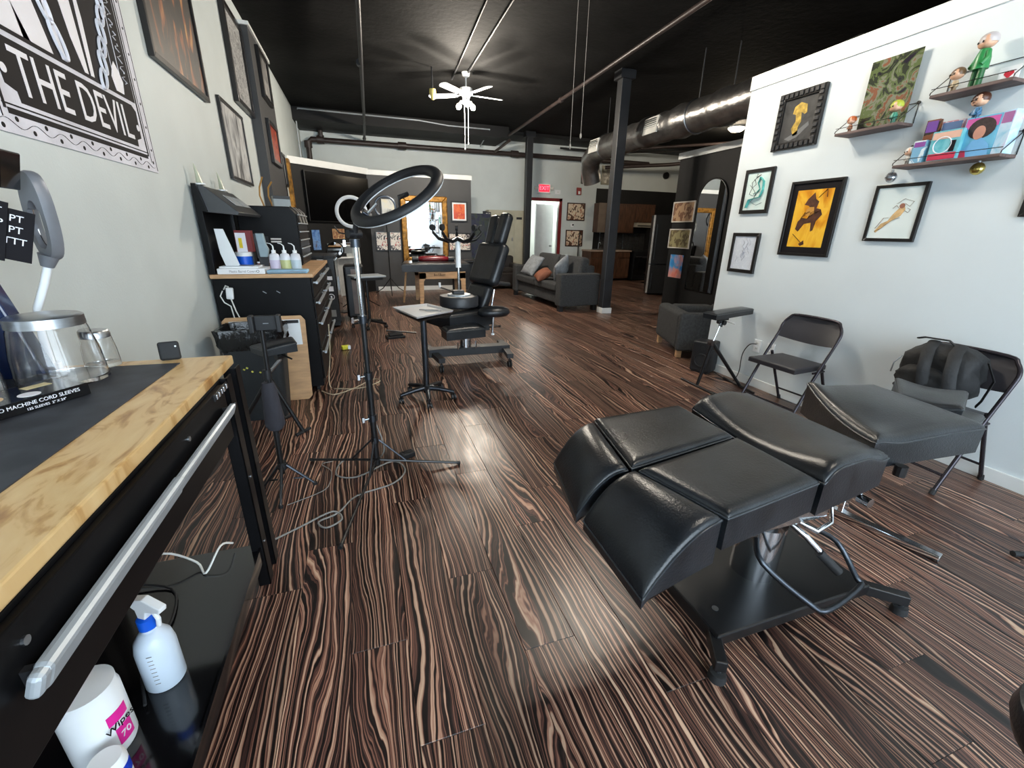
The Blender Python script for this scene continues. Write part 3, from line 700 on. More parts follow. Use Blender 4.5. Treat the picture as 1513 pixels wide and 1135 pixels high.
# rubber mat
o = MB().add([(-1.11, .3, 0), (-.665, .3, 0), (-.645, 1.74, 0), (-1.11, 1.76, 0), (-1.11, .3, .003), (-.665, .3, .003), (-.645, 1.74, .003), (-1.11, 1.76, .003)],
   [(0,1,2,3), (4,5,6,7), (0,1,5,4), (1,2,6,5), (2,3,7,6), (3,0,4,7)]).obj('desk_mat', mat('grey_rubber_mat', rgb(48, 51, 58), .55, var=.3, vscale=12), None)
o.location = (0, 0, BZ); tag(o, 'dark grey rubber mat lying on the plywood workbench top', 'mat')
MZ = BZ+.004
def jar(label, x, y, r, h, lidh):
    t = thing('glass_jar', label, 'jar', (x, y, MZ), 0, 'glass jars on the workbench')
    prof = [(r, .0), (r*1.0, .004), (r*.95, h*.45), (r*.84, h*.8), (r*.78, h*.9), (r*.76, h*.9), (r*.82, h*.78), (r*.92, h*.4), (r*.96, .012), (0, .01)]
    MB().lathe([(0, 0)]+prof, seg=32).obj('glass_body', m_glass, t, smooth=50)
    MB().lathe([(0, h+.002), (r*.74, h+.002), (r*.82, h-.003), (r*.83, h-lidh), (r*.805, h-lidh), (r*.805, h-.008), (0, h-.008)], seg=36).obj('lid', m_steel, t, smooth=40)
    return t
jar('large glass jar with steel lid in the middle on the workbench', -.905, 1.62, .105, .2, .03)
jar('small low glass jar with steel lid, nearest the bench end', -.872, 1.768, .047, .12, .022)
jar('large glass jar with pale contents cut off at left picture edge', -1.055, 1.49, .08, .2, .028)
k = MB().lathe([(0, .012), (.07, .012), (.072, .1), (.04, .125), (0, .12)], seg=20).obj('cotton_filling', m_paper, [c for c in bpy.data.objects if c.name == 'glass_jar.002'][0], smooth=60)
# black box with lettering
b = thing('cardboard_box', 'flat black cardboard box with white lettering on the desk mat', 'box', (-.885, 1.40, MZ), 1.0)
MB().bb((-.17, -.07, 0), (.11, .07, .034)).obj('carton', m_gloss, b, bevel=.002)
ctext('TATTOO MACHINE CORD SLEEVES', .0135, 'side_lettering', m_wink, b, (-.02, -.0708, .022))
ctext('125 SLEEVES  2" X 24"', .009, 'side_lettering', m_wink, b, (.01, -.0708, .008))

MB().cyl((-.07, .0, .034), (-.07, .0, .0345), .034, seg=28).obj('round_label', mat('tan_label', rgb(208, 172, 128), .5), b)
MB().lathe([(0, .0346), (.022, .0346), (.022, .034), (0, .034)], (.0, -.035, 0), 20).obj('white_oval', m_wink, b)
MB().bb((.02, .01, .034), (.075, .04, .0346)).obj('sticker', mat('cream_label', rgb(226, 208, 160), .5), b)
b2 = thing('cardboard_box', 'black box with white OM lettering cut off at the left picture edge', 'box', (-.95, 1.20, MZ), .12)
MB().bb((-.16, -.06, 0), (.1, .05, .036)).obj('carton', m_gloss, b2, bevel=.002)
ctext('.COM', .03, 'front_lettering', m_wink, b2, (.045, -.0608, .015))
# magnifier lamp, blue desk organiser with stickers
mg = thing('magnifier_lamp', 'silver oval magnifying lamp on white gooseneck behind the jars', 'lamp', (-1.02, 1.785, BZ))
MB().tube([(0, 0, 0), (.0, -.0, .10), (.015, 0, .2), (.055, 0, .28), (.08, 0, .34)], .011, 10).obj('gooseneck', m_white, mg, smooth=60)
MB().cyl((0, 0, 0), (0, 0, .02), .025, seg=20).obj('base', m_white, mg, smooth=40)
hc = Vector((.1, 0, .47)); 
rings = []
for q in range(32):
    an = 2*PI*q/32; sx = math.cos(an); sz = math.sin(an)
    cx_ = .045*math.copysign(abs(sx)**.85, sx); cz_ = .105*math.copysign(abs(sz)**.9, sz)+(.012 if sz > 0 else 0)
    ins = .62 if sz < .5 else .5
    rings.append([(cx_, -.016, cz_), (cx_*1.04, -.008, cz_*1.03), (cx_*1.04, .008, cz_*1.03), (cx_, .016, cz_), (cx_*ins, .016, cz_*ins-.012), (cx_*ins, -.016, cz_*ins-.012)])
hd = MB().loops(rings, False, True).obj('lens_housing', mat('silver_plastic', rgb(128, 131, 138), .38, .3), mg, smooth=40)
hd.location = hc; hd.rotation_euler = (0, .05, -.6); hd.scale = (1, 1, 1.12)
MB().lathe([(0, -.003), (.03, -.003), (.03, .003), (0, .003)], (0, 0, 0), 24, Matrix.Translation((0, 0, -.01)) @ Matrix.Diagonal((.95, 1, 2.1, 1)) @ Matrix.Rotation(PI/2, 4, 'X')).obj('lens', m_glass, hd, smooth=40)
MB().cyl((.075, 0, .33), (.088, 0, .365), .016, .026, seg=14).obj('neck_collar', mat('silver_plastic', rgb(128, 131, 138), .38), mg, smooth=40)
og = thing('metal_bin', 'dark blue tapered metal bin with black sticker sheets, left picture edge', 'bin', (-1.08, 1.70, BZ))
m_navy = mat('navy_enamel', rgb(16, 34, 74), .2, coat=.4)
MB().loops([[(-.06, -.03, 0), (.105, -.03, 0), (.105, .03, 0), (-.06, .03, 0)], [(-.06, -.025, .4), (.02, -.025, .4), (.02, .025, .4), (-.06, .025, .4)]]).obj('body', m_navy, og, bevel=.006)
def sheet(x, z, ry, txts, w=.07, h=.12, y=-.07):
    s_ = MB().bb((-w/2, -.001, -h/2), (w/2, .001, h/2)).obj('sticker_sheet', m_ink, og, bevel=.0004)
    s_.location = (x, y, z); s_.rotation_euler = (0, ry, .2)
    for i, t_ in enumerate(txts): ctext(t_, .026, 'lettering', m_wink, s_, (.0, -.0016, h/2-.025-.031*i))
sheet(.165, .425, .3, ['PT', 'PT', 'TTT'], .07, .14, -.06)
sheet(.115, .445, .3, ['KEPT', 'SHOP', 'XXX'], .08, .16, -.075)
MB().box((.10, -.03, .615), (.17, .1, .1), (0, .25, .1)).obj('lamp_hood', m_gloss, og, bevel=.004)
MB().tube([(-.03, 0, .4), (.0, -.01, .5), (.06, -.02, .6)], .012, 10).obj('hood_stem', m_black, og)
# black rounded gadget at the bench end
o = thing('card_reader', 'small rounded black gadget standing at the far bench end', 'gadget', (-.69, 1.80, BZ), .2)
MB().box((0, 0, .034), (.062, .02, .066), (-.15, 0, 0)).obj('case', m_rubber, o, bevel=.008, bseg=3)
MB().cyl((.022, -.012, .052), (.022, -.0155, .052), .003, seg=10).obj('button', m_white, o)
# things on the lower shelf
SZ = .176
sb = thing('spray_bottle', 'clear spray bottle with blue collar and white trigger, lower bench shelf', 'bottle', (-.64, 1.13, SZ), 2.6)
MB().lathe([(0, 0), (.042, 0), (.047, .008), (.047, .13), (.042, .16), (.026, .185), (.018, .19), (.018, .21), (0, .21)], seg=32).obj('bottle_body', mat('frosted_plastic', rgb(206, 220, 234), .3, var=.02), sb, smooth=50)
MB().lathe([(0, .2), (.021, .2), (.021, .232), (.016, .235), (0, .235)], seg=24).obj('collar', m_blue, sb, smooth=40)
hd = MB().prism([(-.022, .262), (-.07, .27), (-.074, .285), (-.02, .305), (.035, .29), (.034, .275), (.014, .262), (.012, .235), (-.012, .235)], -.011, .011).obj('trigger_head', m_white, sb, bevel=.003)
MB().tube([(-.035, 0, .262), (-.045, 0, .24), (-.04, 0, .215)], .006, 8).obj('trigger', m_white, hd)
for k in range(8): MB().box((-.0275, .0385, .04+.014*k), (.012, .001, .0016), (0, 0, .62)).obj('scale_mark', m_cord_g, sb)
wt = thing('wipes_tub', 'white tub of wipes with magenta label, lower bench shelf', 'tub', (-.715, .98, SZ), 0)
MB().lathe([(0, 0), (.058, 0), (.062, .01), (.062, .17), (.058, .18), (.058, .2), (0, .205)], seg=36).obj('tub_body', m_white, wt, smooth=50)
def wrap(r, a0, a1, z0, z1, name, m, parent):
    mb = MB(); n = 10; A_ = [a0+(a1-a0)*i/n for i in range(n+1)]
    for a in A_: mb.v += [(r*math.cos(a), r*math.sin(a), z0), (r*math.cos(a), r*math.sin(a), z1), ((r-.001)*math.cos(a), (r-.001)*math.sin(a), z0), ((r-.001)*math.cos(a), (r-.001)*math.sin(a), z1)]
    for i in range(n):
        b_ = 4*i; mb.f += [(b_, b_+4, b_+5, b_+1), (b_+2, b_+3, b_+7, b_+6), (b_+1, b_+5, b_+7, b_+3), (b_, b_+2, b_+6, b_+4)]
    return mb.obj(name, m, parent, smooth=40)
wrap(.0635, -.75, .0, .1, .13, 'label_band', m_pink, wt); wrap(.0635, -.62, -.02, .03, .08, 'label_block', m_pink, wt)
t_ = ctext('Wipes', .026, 'lettering', m_ink, wt, (.0635*math.cos(-.4), .0635*math.sin(-.4), .091), (PI/2, 0, PI/2-.4))
t_ = ctext('70', .026, 'lettering', m_wink, wt, (.0645*math.cos(-.33), .0645*math.sin(-.33), .055), (PI/2, 0, PI/2-.33))
o = thing('plastic_tub', 'small white container with blue label beside the wipes tub', 'tub', (-.655, .875, SZ))
MB().lathe([(0, 0), (.034, 0), (.036, .01), (.036, .075), (.03, .085), (0, .085)], seg=28).obj('tub_body', m_white, o, smooth=50)
wrap(.0372, -.5, .4, .03, .06, 'label', mat('deep_blue_label', rgb(20, 60, 190), .4), o)
for i, (pts_, lb, m_) in enumerate((([(-.9, 1.55, .2), (-.75, 1.5, .182), (-.7, 1.35, .182), (-.72, 1.2, .182), (-.66, 1.05, .19)], 'black cable lying on the glossy lower bench shelf', m_rubber),
     ([(-.9, 1.6, .22), (-.8, 1.62, .25), (-.7, 1.6, .2), (-.66, 1.55, .182), (-.62, 1.62, .24), (-.6, 1.68, .2)], 'white looped cable at the back of the lower shelf', m_cord_w))):
    pipe('cable', lb, pts_, .004, m_, 'cable')

# ================================================================== RING LIGHT ON TALL STAND
m_led = mat('frosted_diffuser', rgb(222, 228, 232), .4, var=.01)
rl = thing('ring_light', 'large black ring light on tall tripod stand in the middle of the floor', 'ring light', (-.03, 2.42, 0))
def rpt(x, y, z): return (x+.03, y-2.42, z)
n_ = Vector((.47, .35, -.81)).normalized(); C_ = Vector(rpt(.19, 2.4, 1.56))
t1 = n_.cross(Vector((0, 0, 1))).normalized(); t2 = n_.cross(t1)
rings = []; rings2 = []
for i in range(64):
    q = 2*PI*i/64; d = t1*math.cos(q)+t2*math.sin(q)
    sec = [(.195, -.002), (.196, -.014), (.208, -.024), (.23, -.028), (.248, -.018), (.255, -.004), (.255, .004), (.195, .004)]
    rings.append([C_+d*a+n_*b for a, b in sec])
    rings2.append([C_+d*a+n_*b for a, b in ((.195, .0045), (.256, .0045), (.254, .01), (.197, .01))])
MB().loops(rings, False, True).obj('ring_housing', m_dark, rl, smooth=40)
MB().loops(rings2, False, True).obj('light_diffuser', m_led, rl, smooth=40)
P0 = Vector((0.0, 0, 1.36)); low = C_-t1*0
# bracket from pole to the ring's left end
ang = [(t1*math.cos(q)+t2*math.sin(q)) for q in [2*PI*k/64 for k in range(64)]]
dl = min(ang, key=lambda d: (C_+d*.23-P0).length); E_ = C_+dl*.225
MB().tube([P0, P0.lerp(E_, .5)+Vector((.0, 0, .02)), E_], .014, 10).obj('neck', m_dark, rl, smooth=60)
MB().cyl((-.03, -.02, 1.375), (.03, .02, 1.375), .02, seg=14).obj('tilt_knob', m_dark, rl, smooth=40)
MB().tube([(-.02, 0, 1.37), (-.07, 0, 1.38), (-.09, 0, 1.41)], .004, 6).obj('tilt_handle', m_black, rl)
q_ = E_+(C_-E_)*.22
MB().box(q_[:], (.05, .05, .018), (.5, .6, .2)).obj('phone_clip', m_dsteel, rl, bevel=.004)
MB().cyl((q_+Vector((0, 0, .0)))[:], (q_+Vector((.05, .0, .05)))[:], .008, seg=8).obj('clip_screw', m_chrome, rl)
MB().cyl((.05+C_.x+.02, C_.y+.14, C_.z+.02), (C_.x+.02, C_.y+.12, C_.z-.0), .012, seg=8).obj('ring_bracket', m_black, rl)
MB().cyl((0, 0, .5), (0, 0, 1.34), .012, seg=12).obj('upper_pole', m_chrome, rl, smooth=40)
MB().cyl((0, 0, .62), (0, 0, .95), .0145, seg=12).obj('middle_pole', m_black, rl, smooth=40)
MB().cyl((0, 0, .1), (0, 0, .64), .018, seg=12).obj('lower_pole', m_black, rl, smooth=40)
for z in (.36, .62, .94, 1.33):
    c_ = MB().cyl((0, 0, z-.02), (0, 0, z+.02), .025, seg=12).obj('pole_clamp', m_dsteel, rl, smooth=40)
    MB().cyl((0, 0, z), (-.045, -.02, z), .007, seg=8).box((-.05, -.02, z), (.012, .012, .03)).obj('clamp_screw', m_chrome, c_)
hub = MB().cyl((0, 0, .05), (0, 0, .09), .022, seg=12).obj('leg_hub', m_black, rl, smooth=40)
MB().cyl((0, 0, .2), (0, 0, .235), .022, seg=12).obj('leg_collar', m_dsteel, rl, smooth=40)
for fx, fy in ((.50, -.06), (-.19, -.66), (-.40, .25)):
    d = Vector((fx, fy, 0)).normalized(); e = Vector((fx, fy, .012))
    lg = MB().cyl(tuple(d*.02+Vector((0, 0, .08))), tuple(e), .008, seg=8).obj('leg', m_black, rl, smooth=40)
    MB().cyl(tuple(d*.022+Vector((0, 0, .215))), tuple(d*.17+Vector((0, 0, .063))), .006, seg=8).obj('strut', m_dsteel, lg, smooth=40)
    MB().cyl(tuple(e-d*.02+Vector((0, 0, .002))), tuple(e), .0105, seg=10).obj('rubber_tip', m_rubber, lg)
# power supply and cable by the stand
ps = pipe('power_cable', 'grey power cable looping across floor by the ring light stand', [(-.02, 2.5, .3), (.02, 2.48, .12), (-.05, 2.55, .01), (-.22, 2.62, .006), (-.27, 2.45, .006), (-.15, 2.38, .008), (.06, 2.5, .012), (.13, 2.38, .008), (.05, 2.25, .006), (-.15, 2.18, .006), (-.24, 2.05, .006), (-.33, 2.0, .006), (-.29, 1.94, .006), (-.22, 1.99, .006), (-.27, 2.06, .012), (-.42, 1.98, .006), (-.55, 1.9, .006)], .0048, m_cord_g, 'cable')
bm_ = MB().box((.16, 2.55, .02), (.09, .06, .035), (0, 0, .4)).obj('power_adapter', m_dark, None, bevel=.006); tag(bm_, 'small dark power adapter on the floor right of the stand', 'adapter')
MB().box((.16, 2.55, .038), (.05, .03, .003), (0, 0, .4)).obj('rating_label', m_dsteel, bm_)
pipe('thin_wire', 'thin grey wire lying on the floor left of the stand', [(-.5, 2.2, .005), (-.34, 2.28, .005), (-.3, 2.36, .005), (-.3, 2.5, .005), (-.36, 2.6, .005), (-.3, 2.62, .005)], .0025, m_cord_g, 'wire')

# phone tripod by the bench
ct = thing('phone_tripod', 'thin black phone holder tripod standing at end of the workbench', 'tripod', (-.53, 2.38, 0))
MB().cyl((0, 0, .2), (.02, 0, .92), .011, seg=12).obj('upper_tube', m_black, ct, smooth=40)
MB().cyl((-.005, 0, .1), (0, 0, .46), .014, seg=12).obj('lower_tube', m_black, ct, smooth=40)
MB().cyl((.008, 0, .66), (.009, 0, .71), .02, seg=12).obj('tube_collar', m_dark, ct, smooth=40)
MB().cyl((0, 0, .44), (0, 0, .48), .018, seg=12).obj('tube_collar', m_dark, ct, smooth=40)
hd = MB().box((.045, 0, .95), (.1, .022, .075), (0, 0, 0)).obj('phone_clamp', m_dark, ct, bevel=.005)
for x in (-.015, .105): MB().box((x, -.018, .95), (.022, .05, .085)).obj('clamp_jaw', m_dark, hd, bevel=.005)
MB().box((.045, -.0115, .95), (.025, .002, .004)).obj('clamp_mark', m_steel, hd)
rings = []
for z, r_ in ((.64, .028), (.6, .036), (.52, .04), (.45, .045), (.4, .047), (.37, .03)):
    rings.append([Vector((.004+r_*math.cos(q)*1.0+.012*math.sin(3*q)*(.7-z), r_*.7*math.sin(q), z)) for q in [2*PI*j/20 for j in range(20)]])
MB().loops(rings).obj('hanging_cloth_bag', mat('dark_grey_pouch', rgb(48, 47, 54), .8, bump=.3, bscale=30), ct, smooth=60)
MB().cyl((0, 0, .13), (0, 0, .17), .024, seg=12).obj('hub', m_dark, ct, smooth=40)
for fx, fy in ((.0, -.19), (.15, .0), (-.12, .03)):
    d = Vector((fx, fy, 0)); e = Vector((fx, fy, .01))
    lg = MB().box(tuple((d.normalized()*.02+Vector((0, 0, .15))+e)/2), (.012, .012, .001)).cyl(tuple(d.normalized()*.02+Vector((0, 0, .15))), tuple(e), .009, .007, seg=8).obj('leg', m_dsteel, ct, smooth=40)
    MB().cyl(tuple(d*.3+Vector((0, 0, .06))), tuple(d*.65+Vector((0, 0, .055))), .005, seg=8).obj('brace', m_dsteel, lg)
    MB().cyl((fx, fy, 0), (fx, fy, .016), .012, seg=10).obj('rubber_foot', m_rubber, lg)

# arm rest with curved pad standing in front of the bin
ar = thing('armrest_tripod', 'black curved arm rest on tripod by the black waste bin', 'arm rest', (-.64, 3.12, 0))
cushion([(-.02, -.12), (.17, -.03), (.12, .15), (-.12, .02)], .665, .05, .02, 'arm_pad', m_leather, ar, h=lambda u, v: .02*u)
MB().tube([(.05, .0, .61), (.05, 0, .56), (-.03, .0, .47)], .012, 8).obj('post', m_steel, ar, smooth=50)
MB().tube([(.05, .0, .6), (.13, -.05, .57)], .006, 6).obj('tilt_lever', m_black, ar)
MB().cyl((.03, -.02, .585), (.07, .02, .585), .024, seg=12).obj('joint', m_black, ar, smooth=40)
MB().cyl((-.04, 0, .42), (-.03, 0, .49), .02, seg=12).obj('collar', m_black, ar, smooth=40)
for p in ((-.32, .12, .012), (.12, -.0, .012), (-.05, .28, .012)): 
    lg = MB().cyl((-.035, 0, .44), p, .014, seg=10).obj('leg', m_black, ar, smooth=40)
    MB().cyl((p[0]-.04, p[1]-.05, .012), (p[0]+.04, p[1]+.05, .012), .012, seg=8).obj('foot', m_rubber, lg)

# mayo tray stand
ty = thing('instrument_tray', 'black rolling stand with chrome instrument tray left of the second chair', 'tray stand', (.43, 3.56, 0))
q4 = [(-.22, .20), (.08, .32), (.235, -.055), (-.08, -.29)]
def quad_ring(sc, z): return [(x*sc, y*sc, z) for x, y in q4]
MB().loops([quad_ring(1, .765), quad_ring(1.04, .78), quad_ring(1.0, .78), quad_ring(.93, .767), quad_ring(.9, .762)], False).add(quad_ring(.9, .762), [(0, 1, 2, 3)]).obj('tray', mat('satin_tray_steel', rgb(205, 205, 205), .35, .35, var=.04), ty)
MB().loops([quad_ring(.8, .73), quad_ring(1.0, .752)]).obj('tray_frame', m_black, ty)
MB().box((.06, .08, .766), (.16, .02, .006), (0, 0, -.4)).box((.09, .03, .766), (.14, .01, .006), (0, 0, -.4)).obj('tray_rail', m_steel, ty)
MB().cyl((0, 0, .1), (0, 0, .74), .026, seg=16).obj('pole', m_dsteel, ty, smooth=40)
MB().cyl((0, 0, .06), (0, 0, .13), .03, seg=16).obj('hub', m_dark, ty, smooth=40)
for k in range(5):
    q = 2*PI*k/5+.2+3.2; c_, s_ = math.cos(q), math.sin(q)
    lg = MB().tube([(0, 0, .1), (.1*c_, .1*s_, .095), (.24*c_, .24*s_, .07)], [.028, .022, .016], 8).obj('leg', m_dsteel, ty, smooth=50)
    caster(lg, .235*c_, .235*s_, .065, .026)

# waste bin with liner
wbn = thing('waste_bin', 'tall black plastic waste bin with shiny black liner', 'bin', (-.82, 3.56, 0))
def rr(hx, hy, z, n=6, rad=.05, wob=0, cx=0, cy=0):
    out = []
    for sx, sy, a0 in ((1, 1, 0), (-1, 1, PI/2), (-1, -1, PI), (1, -1, 1.5*PI)):
        for i in range(n+1):
            q = a0+PI/2*i/n; w_ = wob*math.sin(q*7+z*40)
            out.append(Vector((cx+sx*(hx-rad)+(rad+w_)*math.cos(q), cy+sy*(hy-rad)+(rad+w_)*math.sin(q), z)))
    return out
MB().loops([rr(.15, .11, 0), rr(.155, .115, .02), rr(.2, .15, .65)]).obj('bin_body', mat('matte_black_plastic', rgb(36, 40, 43), .6), wbn, smooth=40)
MB().loops([rr(.192, .148, .55, wob=.008), rr(.21, .165, .6, wob=.012), rr(.21, .165, .66, wob=.01), rr(.215, .17, .71, wob=.014), rr(.19, .145, .71, wob=.01), rr(.16, .12, .5)], False).obj('bin_liner', mat('shiny_black_film', rgb(16, 17, 19), .18, bump=.8, bscale=24), wbn, smooth=60)
for (x, z) in ((-.07, .42), (-.05, .43), (-.02, .4), (.03, .39), (.07, .41)): MB().box((x, -.142-.02*(z-.4), z), (.014, .012, .008), (0, .6, 0)).obj('tape_scrap', mat('yellow_tape', rgb(220, 210, 90), .5), wbn)
o = thing('wooden_board', 'pale wooden clipboard panel leaning on the end of the tool cabinet', 'board', (-.77, 3.83, 0), 0, rx=-.07)
MB().prism([(-.3, 0), (.22, 0), (.25, .03), (.27, .68), (.24, .72), (-.3, .72), (-.33, .69), (-.33, .03)], -.009, .009).obj('panel', m_wood, o, bevel=.004)
MB().bb((-.28, -.012, .48), (.23, -.0095, .69)).obj('paper_sheet', m_paper, o)
for x in (-.15, .17): MB().bb((x-.05, -.02, .66), (x+.05, -.009, .685)).obj('clip', m_black, o, bevel=.003)

# ================================================================== PICTURES
def picture(label, cx, cy, cz, w_, h_, rz, art_m, fw=.025, fm=None, mount=0, mm=None, depth=.022, glass=False, group=None, name='framed_picture', cat='picture'):
    t = thing(name, label, cat, (cx, cy, cz), rz, group)
    fm = fm or m_frame
    if fw:
        for a in (-1, 1):
            M = [(-w_/2, a*h_/2), (w_/2, a*h_/2), (w_/2-fw, a*(h_/2-fw)), (-w_/2+fw, a*(h_/2-fw))]
            MB().prism(M, -depth, 0).obj('frame_rail', fm, t, bevel=.0025)
            M = [(a*w_/2, -h_/2), (a*w_/2, h_/2), (a*(w_/2-fw), h_/2-fw), (a*(w_/2-fw), -h_/2+fw)]
            MB().prism(M, -depth, 0).obj('frame_rail', fm, t, bevel=.0025)
    iw, ih = w_-2*fw, h_-2*fw
    if mount:
        MB().bb((-iw/2, -depth*.5, -ih/2), (iw/2, -.001, ih/2)).obj('mount_board', mm or m_paper, t)
        iw -= 2*mount; ih -= 2*mount
    o = MB().bb((-iw/2, -depth*.55-(0 if fw else .0), -ih/2), (iw/2, -.0015, ih/2)).obj('print', art_m, t)
    t['iw'] = iw; return t
RL, RR = PI/2, -PI/2
K = rgb(20, 18, 20)
def ink_tube(t, pts, r, m, name='ink_line', y=-.0135):
    return MB().tube([(x, y, z) for x, z in pts], r, 5, flat=.3).obj(name, m, t)
def ink_poly(t, pts, m, name='ink_shape', y=-.0125, th=.0012):
    return MB().prism(pts, y-th, y).obj(name, m, t)
# --- tapestry THE DEVIL (left wall)
tp = thing('wall_tapestry', 'large black and white tapestry reading THE DEVIL on the left wall', 'tapestry', (LX+.002, 2.79, 1.70), RL)
TW, TH = 1.34, 2.05
MB().bb((-TW/2, -.004, 0), (TW/2, 0, TH)).obj('cloth', mat('white_cloth', rgb(224, 222, 230), .8, bump=.2, bscale=60), tp)
def tpb(a, b, m, name, th=.002, y=-.004):
    return MB().bb((a[0], y-th, a[1]), (b[0], y, b[1])).obj(name, m, tp)
e = TW/2-.11
tpb((-e, .065), (e, .085), m_ink, 'border_line'); tpb((-e-.02, .095), (e+.02, .1), m_ink, 'border_line')
for s_ in (-1, 1):
    tpb((s_*(e+.012)-.006, .08), (s_*(e+.012)+.006, TH), m_ink, 'border_line')
    tpb((s_*(e+.038)-.0015, .05), (s_*(e+.038)+.0015, TH), m_ink, 'border_line'); tpb((s_*(e+.098)-.001, .01), (s_*(e+.098)+.001, TH), m_ink, 'border_line')
# title band with scooped corners
band = [(-e+.09, .115), (e-.09, .115), (e-.085, .15), (e-.03, .165), (e-.02, .3), (e-.06, .325), (-e+.06, .325), (-e+.02, .3), (-e+.03, .165), (-e+.085, .15)]
ink_poly(tp, band, m_ink, 'title_band', -.004)
ctext('THE DEVIL', .225, 'title_lettering', m_wink, tp, (-.01, -.0056, .215), sx=.86, ext=.0008)
for s_ in (-1, 1): MB().cyl((s_*(e-.045), -.004, .215), (s_*(e-.045), -.0066, .215), .016, seg=16).obj('title_dot', m_wink, tp)
wv = [(-TW/2+.04+(TW-.08)*i/90, .035+.013*math.sin(i*.55)) for i in range(91)]
ink_tube(tp, wv, .0022, m_ink, 'wavy_line', -.0045)
for k in range(16): MB().cyl((-TW/2+.06+k*.082, -.004, .052 if k % 2 else .02), (-TW/2+.06+k*.082, -.0052, .052 if k % 2 else .02), .009, seg=10).obj('border_dot', m_ink, tp)
for k in range(14): MB().cyl((TW/2-.036, -.004, .12+k*.12), (TW/2-.036, -.0052, .12+k*.12), .007, seg=8).obj('border_dot', m_ink, tp)
# picture field
tpb((-e+.005, .345), (e-.005, TH-.15), m_ink, 'picture_field')
Y2 = -.0062
robe = [(-.50, .36), (-.30, .36), (-.44, .62), (-.38, .95), (-.52, 1.2), (-.55, .7)]
ink_poly(tp, robe, m_wink, 'white_shape', Y2)
ink_poly(tp, [(-.34, .36), (-.16, .36), (-.24, .6), (-.34, .9), (-.46, 1.1), (-.4, .7)], m_wink, 'white_shape', Y2)
ink_poly(tp, [(.02, .48), (.07, .36), (.1, .36), (.09, .7), (.12, 1.1), (.02, 1.3), (-.12, 1.25), (-.08, .9), (-.02, .7)], m_wink, 'white_shape', Y2)
ink_poly(tp, [(.12, .36), (.15, .36), (.17, .6), (.15, .9), (.13, .6)], m_wink, 'white_shape', Y2)
ink_poly(tp, [(-.1, .36), (-.06, .36), (-.1, .5), (-.16, .75), (-.2, .9), (-.15, .6)], m_wink, 'white_shape', Y2)
ink_poly(tp, [(.36, .36), (.44, .36), (.46, .42), (.43, .47), (.40, .5), (.37, .47), (.34, .42)], m_wink, 'white_shape', Y2)
def link(cx_, cz_, a, b, rot, r_=.011):
    pts = []
    for i in range(20):
        q = 2*PI*i/20; x = a*math.cos(q); z = b*math.sin(q)
        pts.append((cx_+x*math.cos(rot)-z*math.sin(rot), Y2-.002, cz_+x*math.sin(rot)+z*math.cos(rot)))
    MB().tube(pts, r_, 5, True, flat=.25).obj('chain_link', m_wink, tp)
for i in range(8): link(.235+.033*i, .38+.075*i, .026, .05, -.35+(.5 if i % 2 else 0))
for i in range(7): link(-.1-.05*i, .43+.115*i, .028, .075, .45)
for i in range(6): link(-.42-.02*i, .55+.12*i, .03, .06, .4)
random.seed(5)
for k in range(26):
    x0 = random.uniform(.17, .42) if k % 2 else random.uniform(-.3, .15); z0 = random.uniform(.5, 1.3)
    ink_tube(tp, [(x0+.02*math.sin(i*1.3+k)+.004*i, z0+.022*i) for i in range(6)], random.uniform(.003, .007), m_wink if k % 3 else m_ink, 'ink_line', Y2-.0016)
for k in range(26): ink_tube(tp, [(e-.075+.022*math.sin(i*1.7+k*.7), .42+.05*k+.009*i) for i in range(5)], .004, m_wink, 'ink_line', Y2-.001)
for x in (.125, .2): ink_tube(tp, [(e-x, .36), (e-x+.01, .8), (e-x, 1.8)], .003, m_wink, 'ink_line', Y2)
# --- left wall pictures
a_dark = art('dark_fantasy_painting', [rgb(18, 15, 13), rgb(30, 25, 21), rgb(40, 33, 27), rgb(52, 40, 30), rgb(150, 84, 40), rgb(196, 150, 84)], 3.2, 1.5, (1.5, 1, .6), .45)
picture('large dark fantasy painting in a black frame, high on left wall', LX+.001, 4.3, 2.85, 1.12, .92, RL, a_dark, .035, depth=.035)
a_mono = art('monochrome_ink_art', [rgb(52, 52, 54), rgb(150, 150, 150), rgb(206, 206, 204), rgb(90, 90, 92), rgb(190, 190, 188)], 7, 3, (1, 1, 1), .35)
a_mono2 = art('grey_wash_landscape', [rgb(60, 60, 62), rgb(170, 170, 170), rgb(220, 220, 218), rgb(110, 110, 112)], 6, 1.5, (1, 1, .35), .35, seed=3)
picture('tall black framed grey ink artwork near the ceiling on left wall', LX+.001, 6.38, 3.12, .8, .92, RL, a_mono, .05, depth=.05)
picture('black framed grey and white landscape print above the tool cabinet hood', LX+.001, 5.67, 2.19, .9, .7, RL, a_mono2, .03, depth=.03)
picture('black framed grey portrait high on the dark pier', -1.038, 7.42, 3.26, .62, .56, RL, art('grey_portrait_art', [rgb(40, 40, 40), rgb(140, 138, 136), rgb(196, 194, 190)], 5, 1), .05, depth=.04)
picture('red fantasy print in black frame low on the dark pier', -1.038, 7.43, 2.48, .7, .52, RL, art('red_fantasy_art', [rgb(70, 8, 8), rgb(120, 14, 14), rgb(180, 80, 30), rgb(90, 10, 10)], 5, 2), .05, depth=.04)
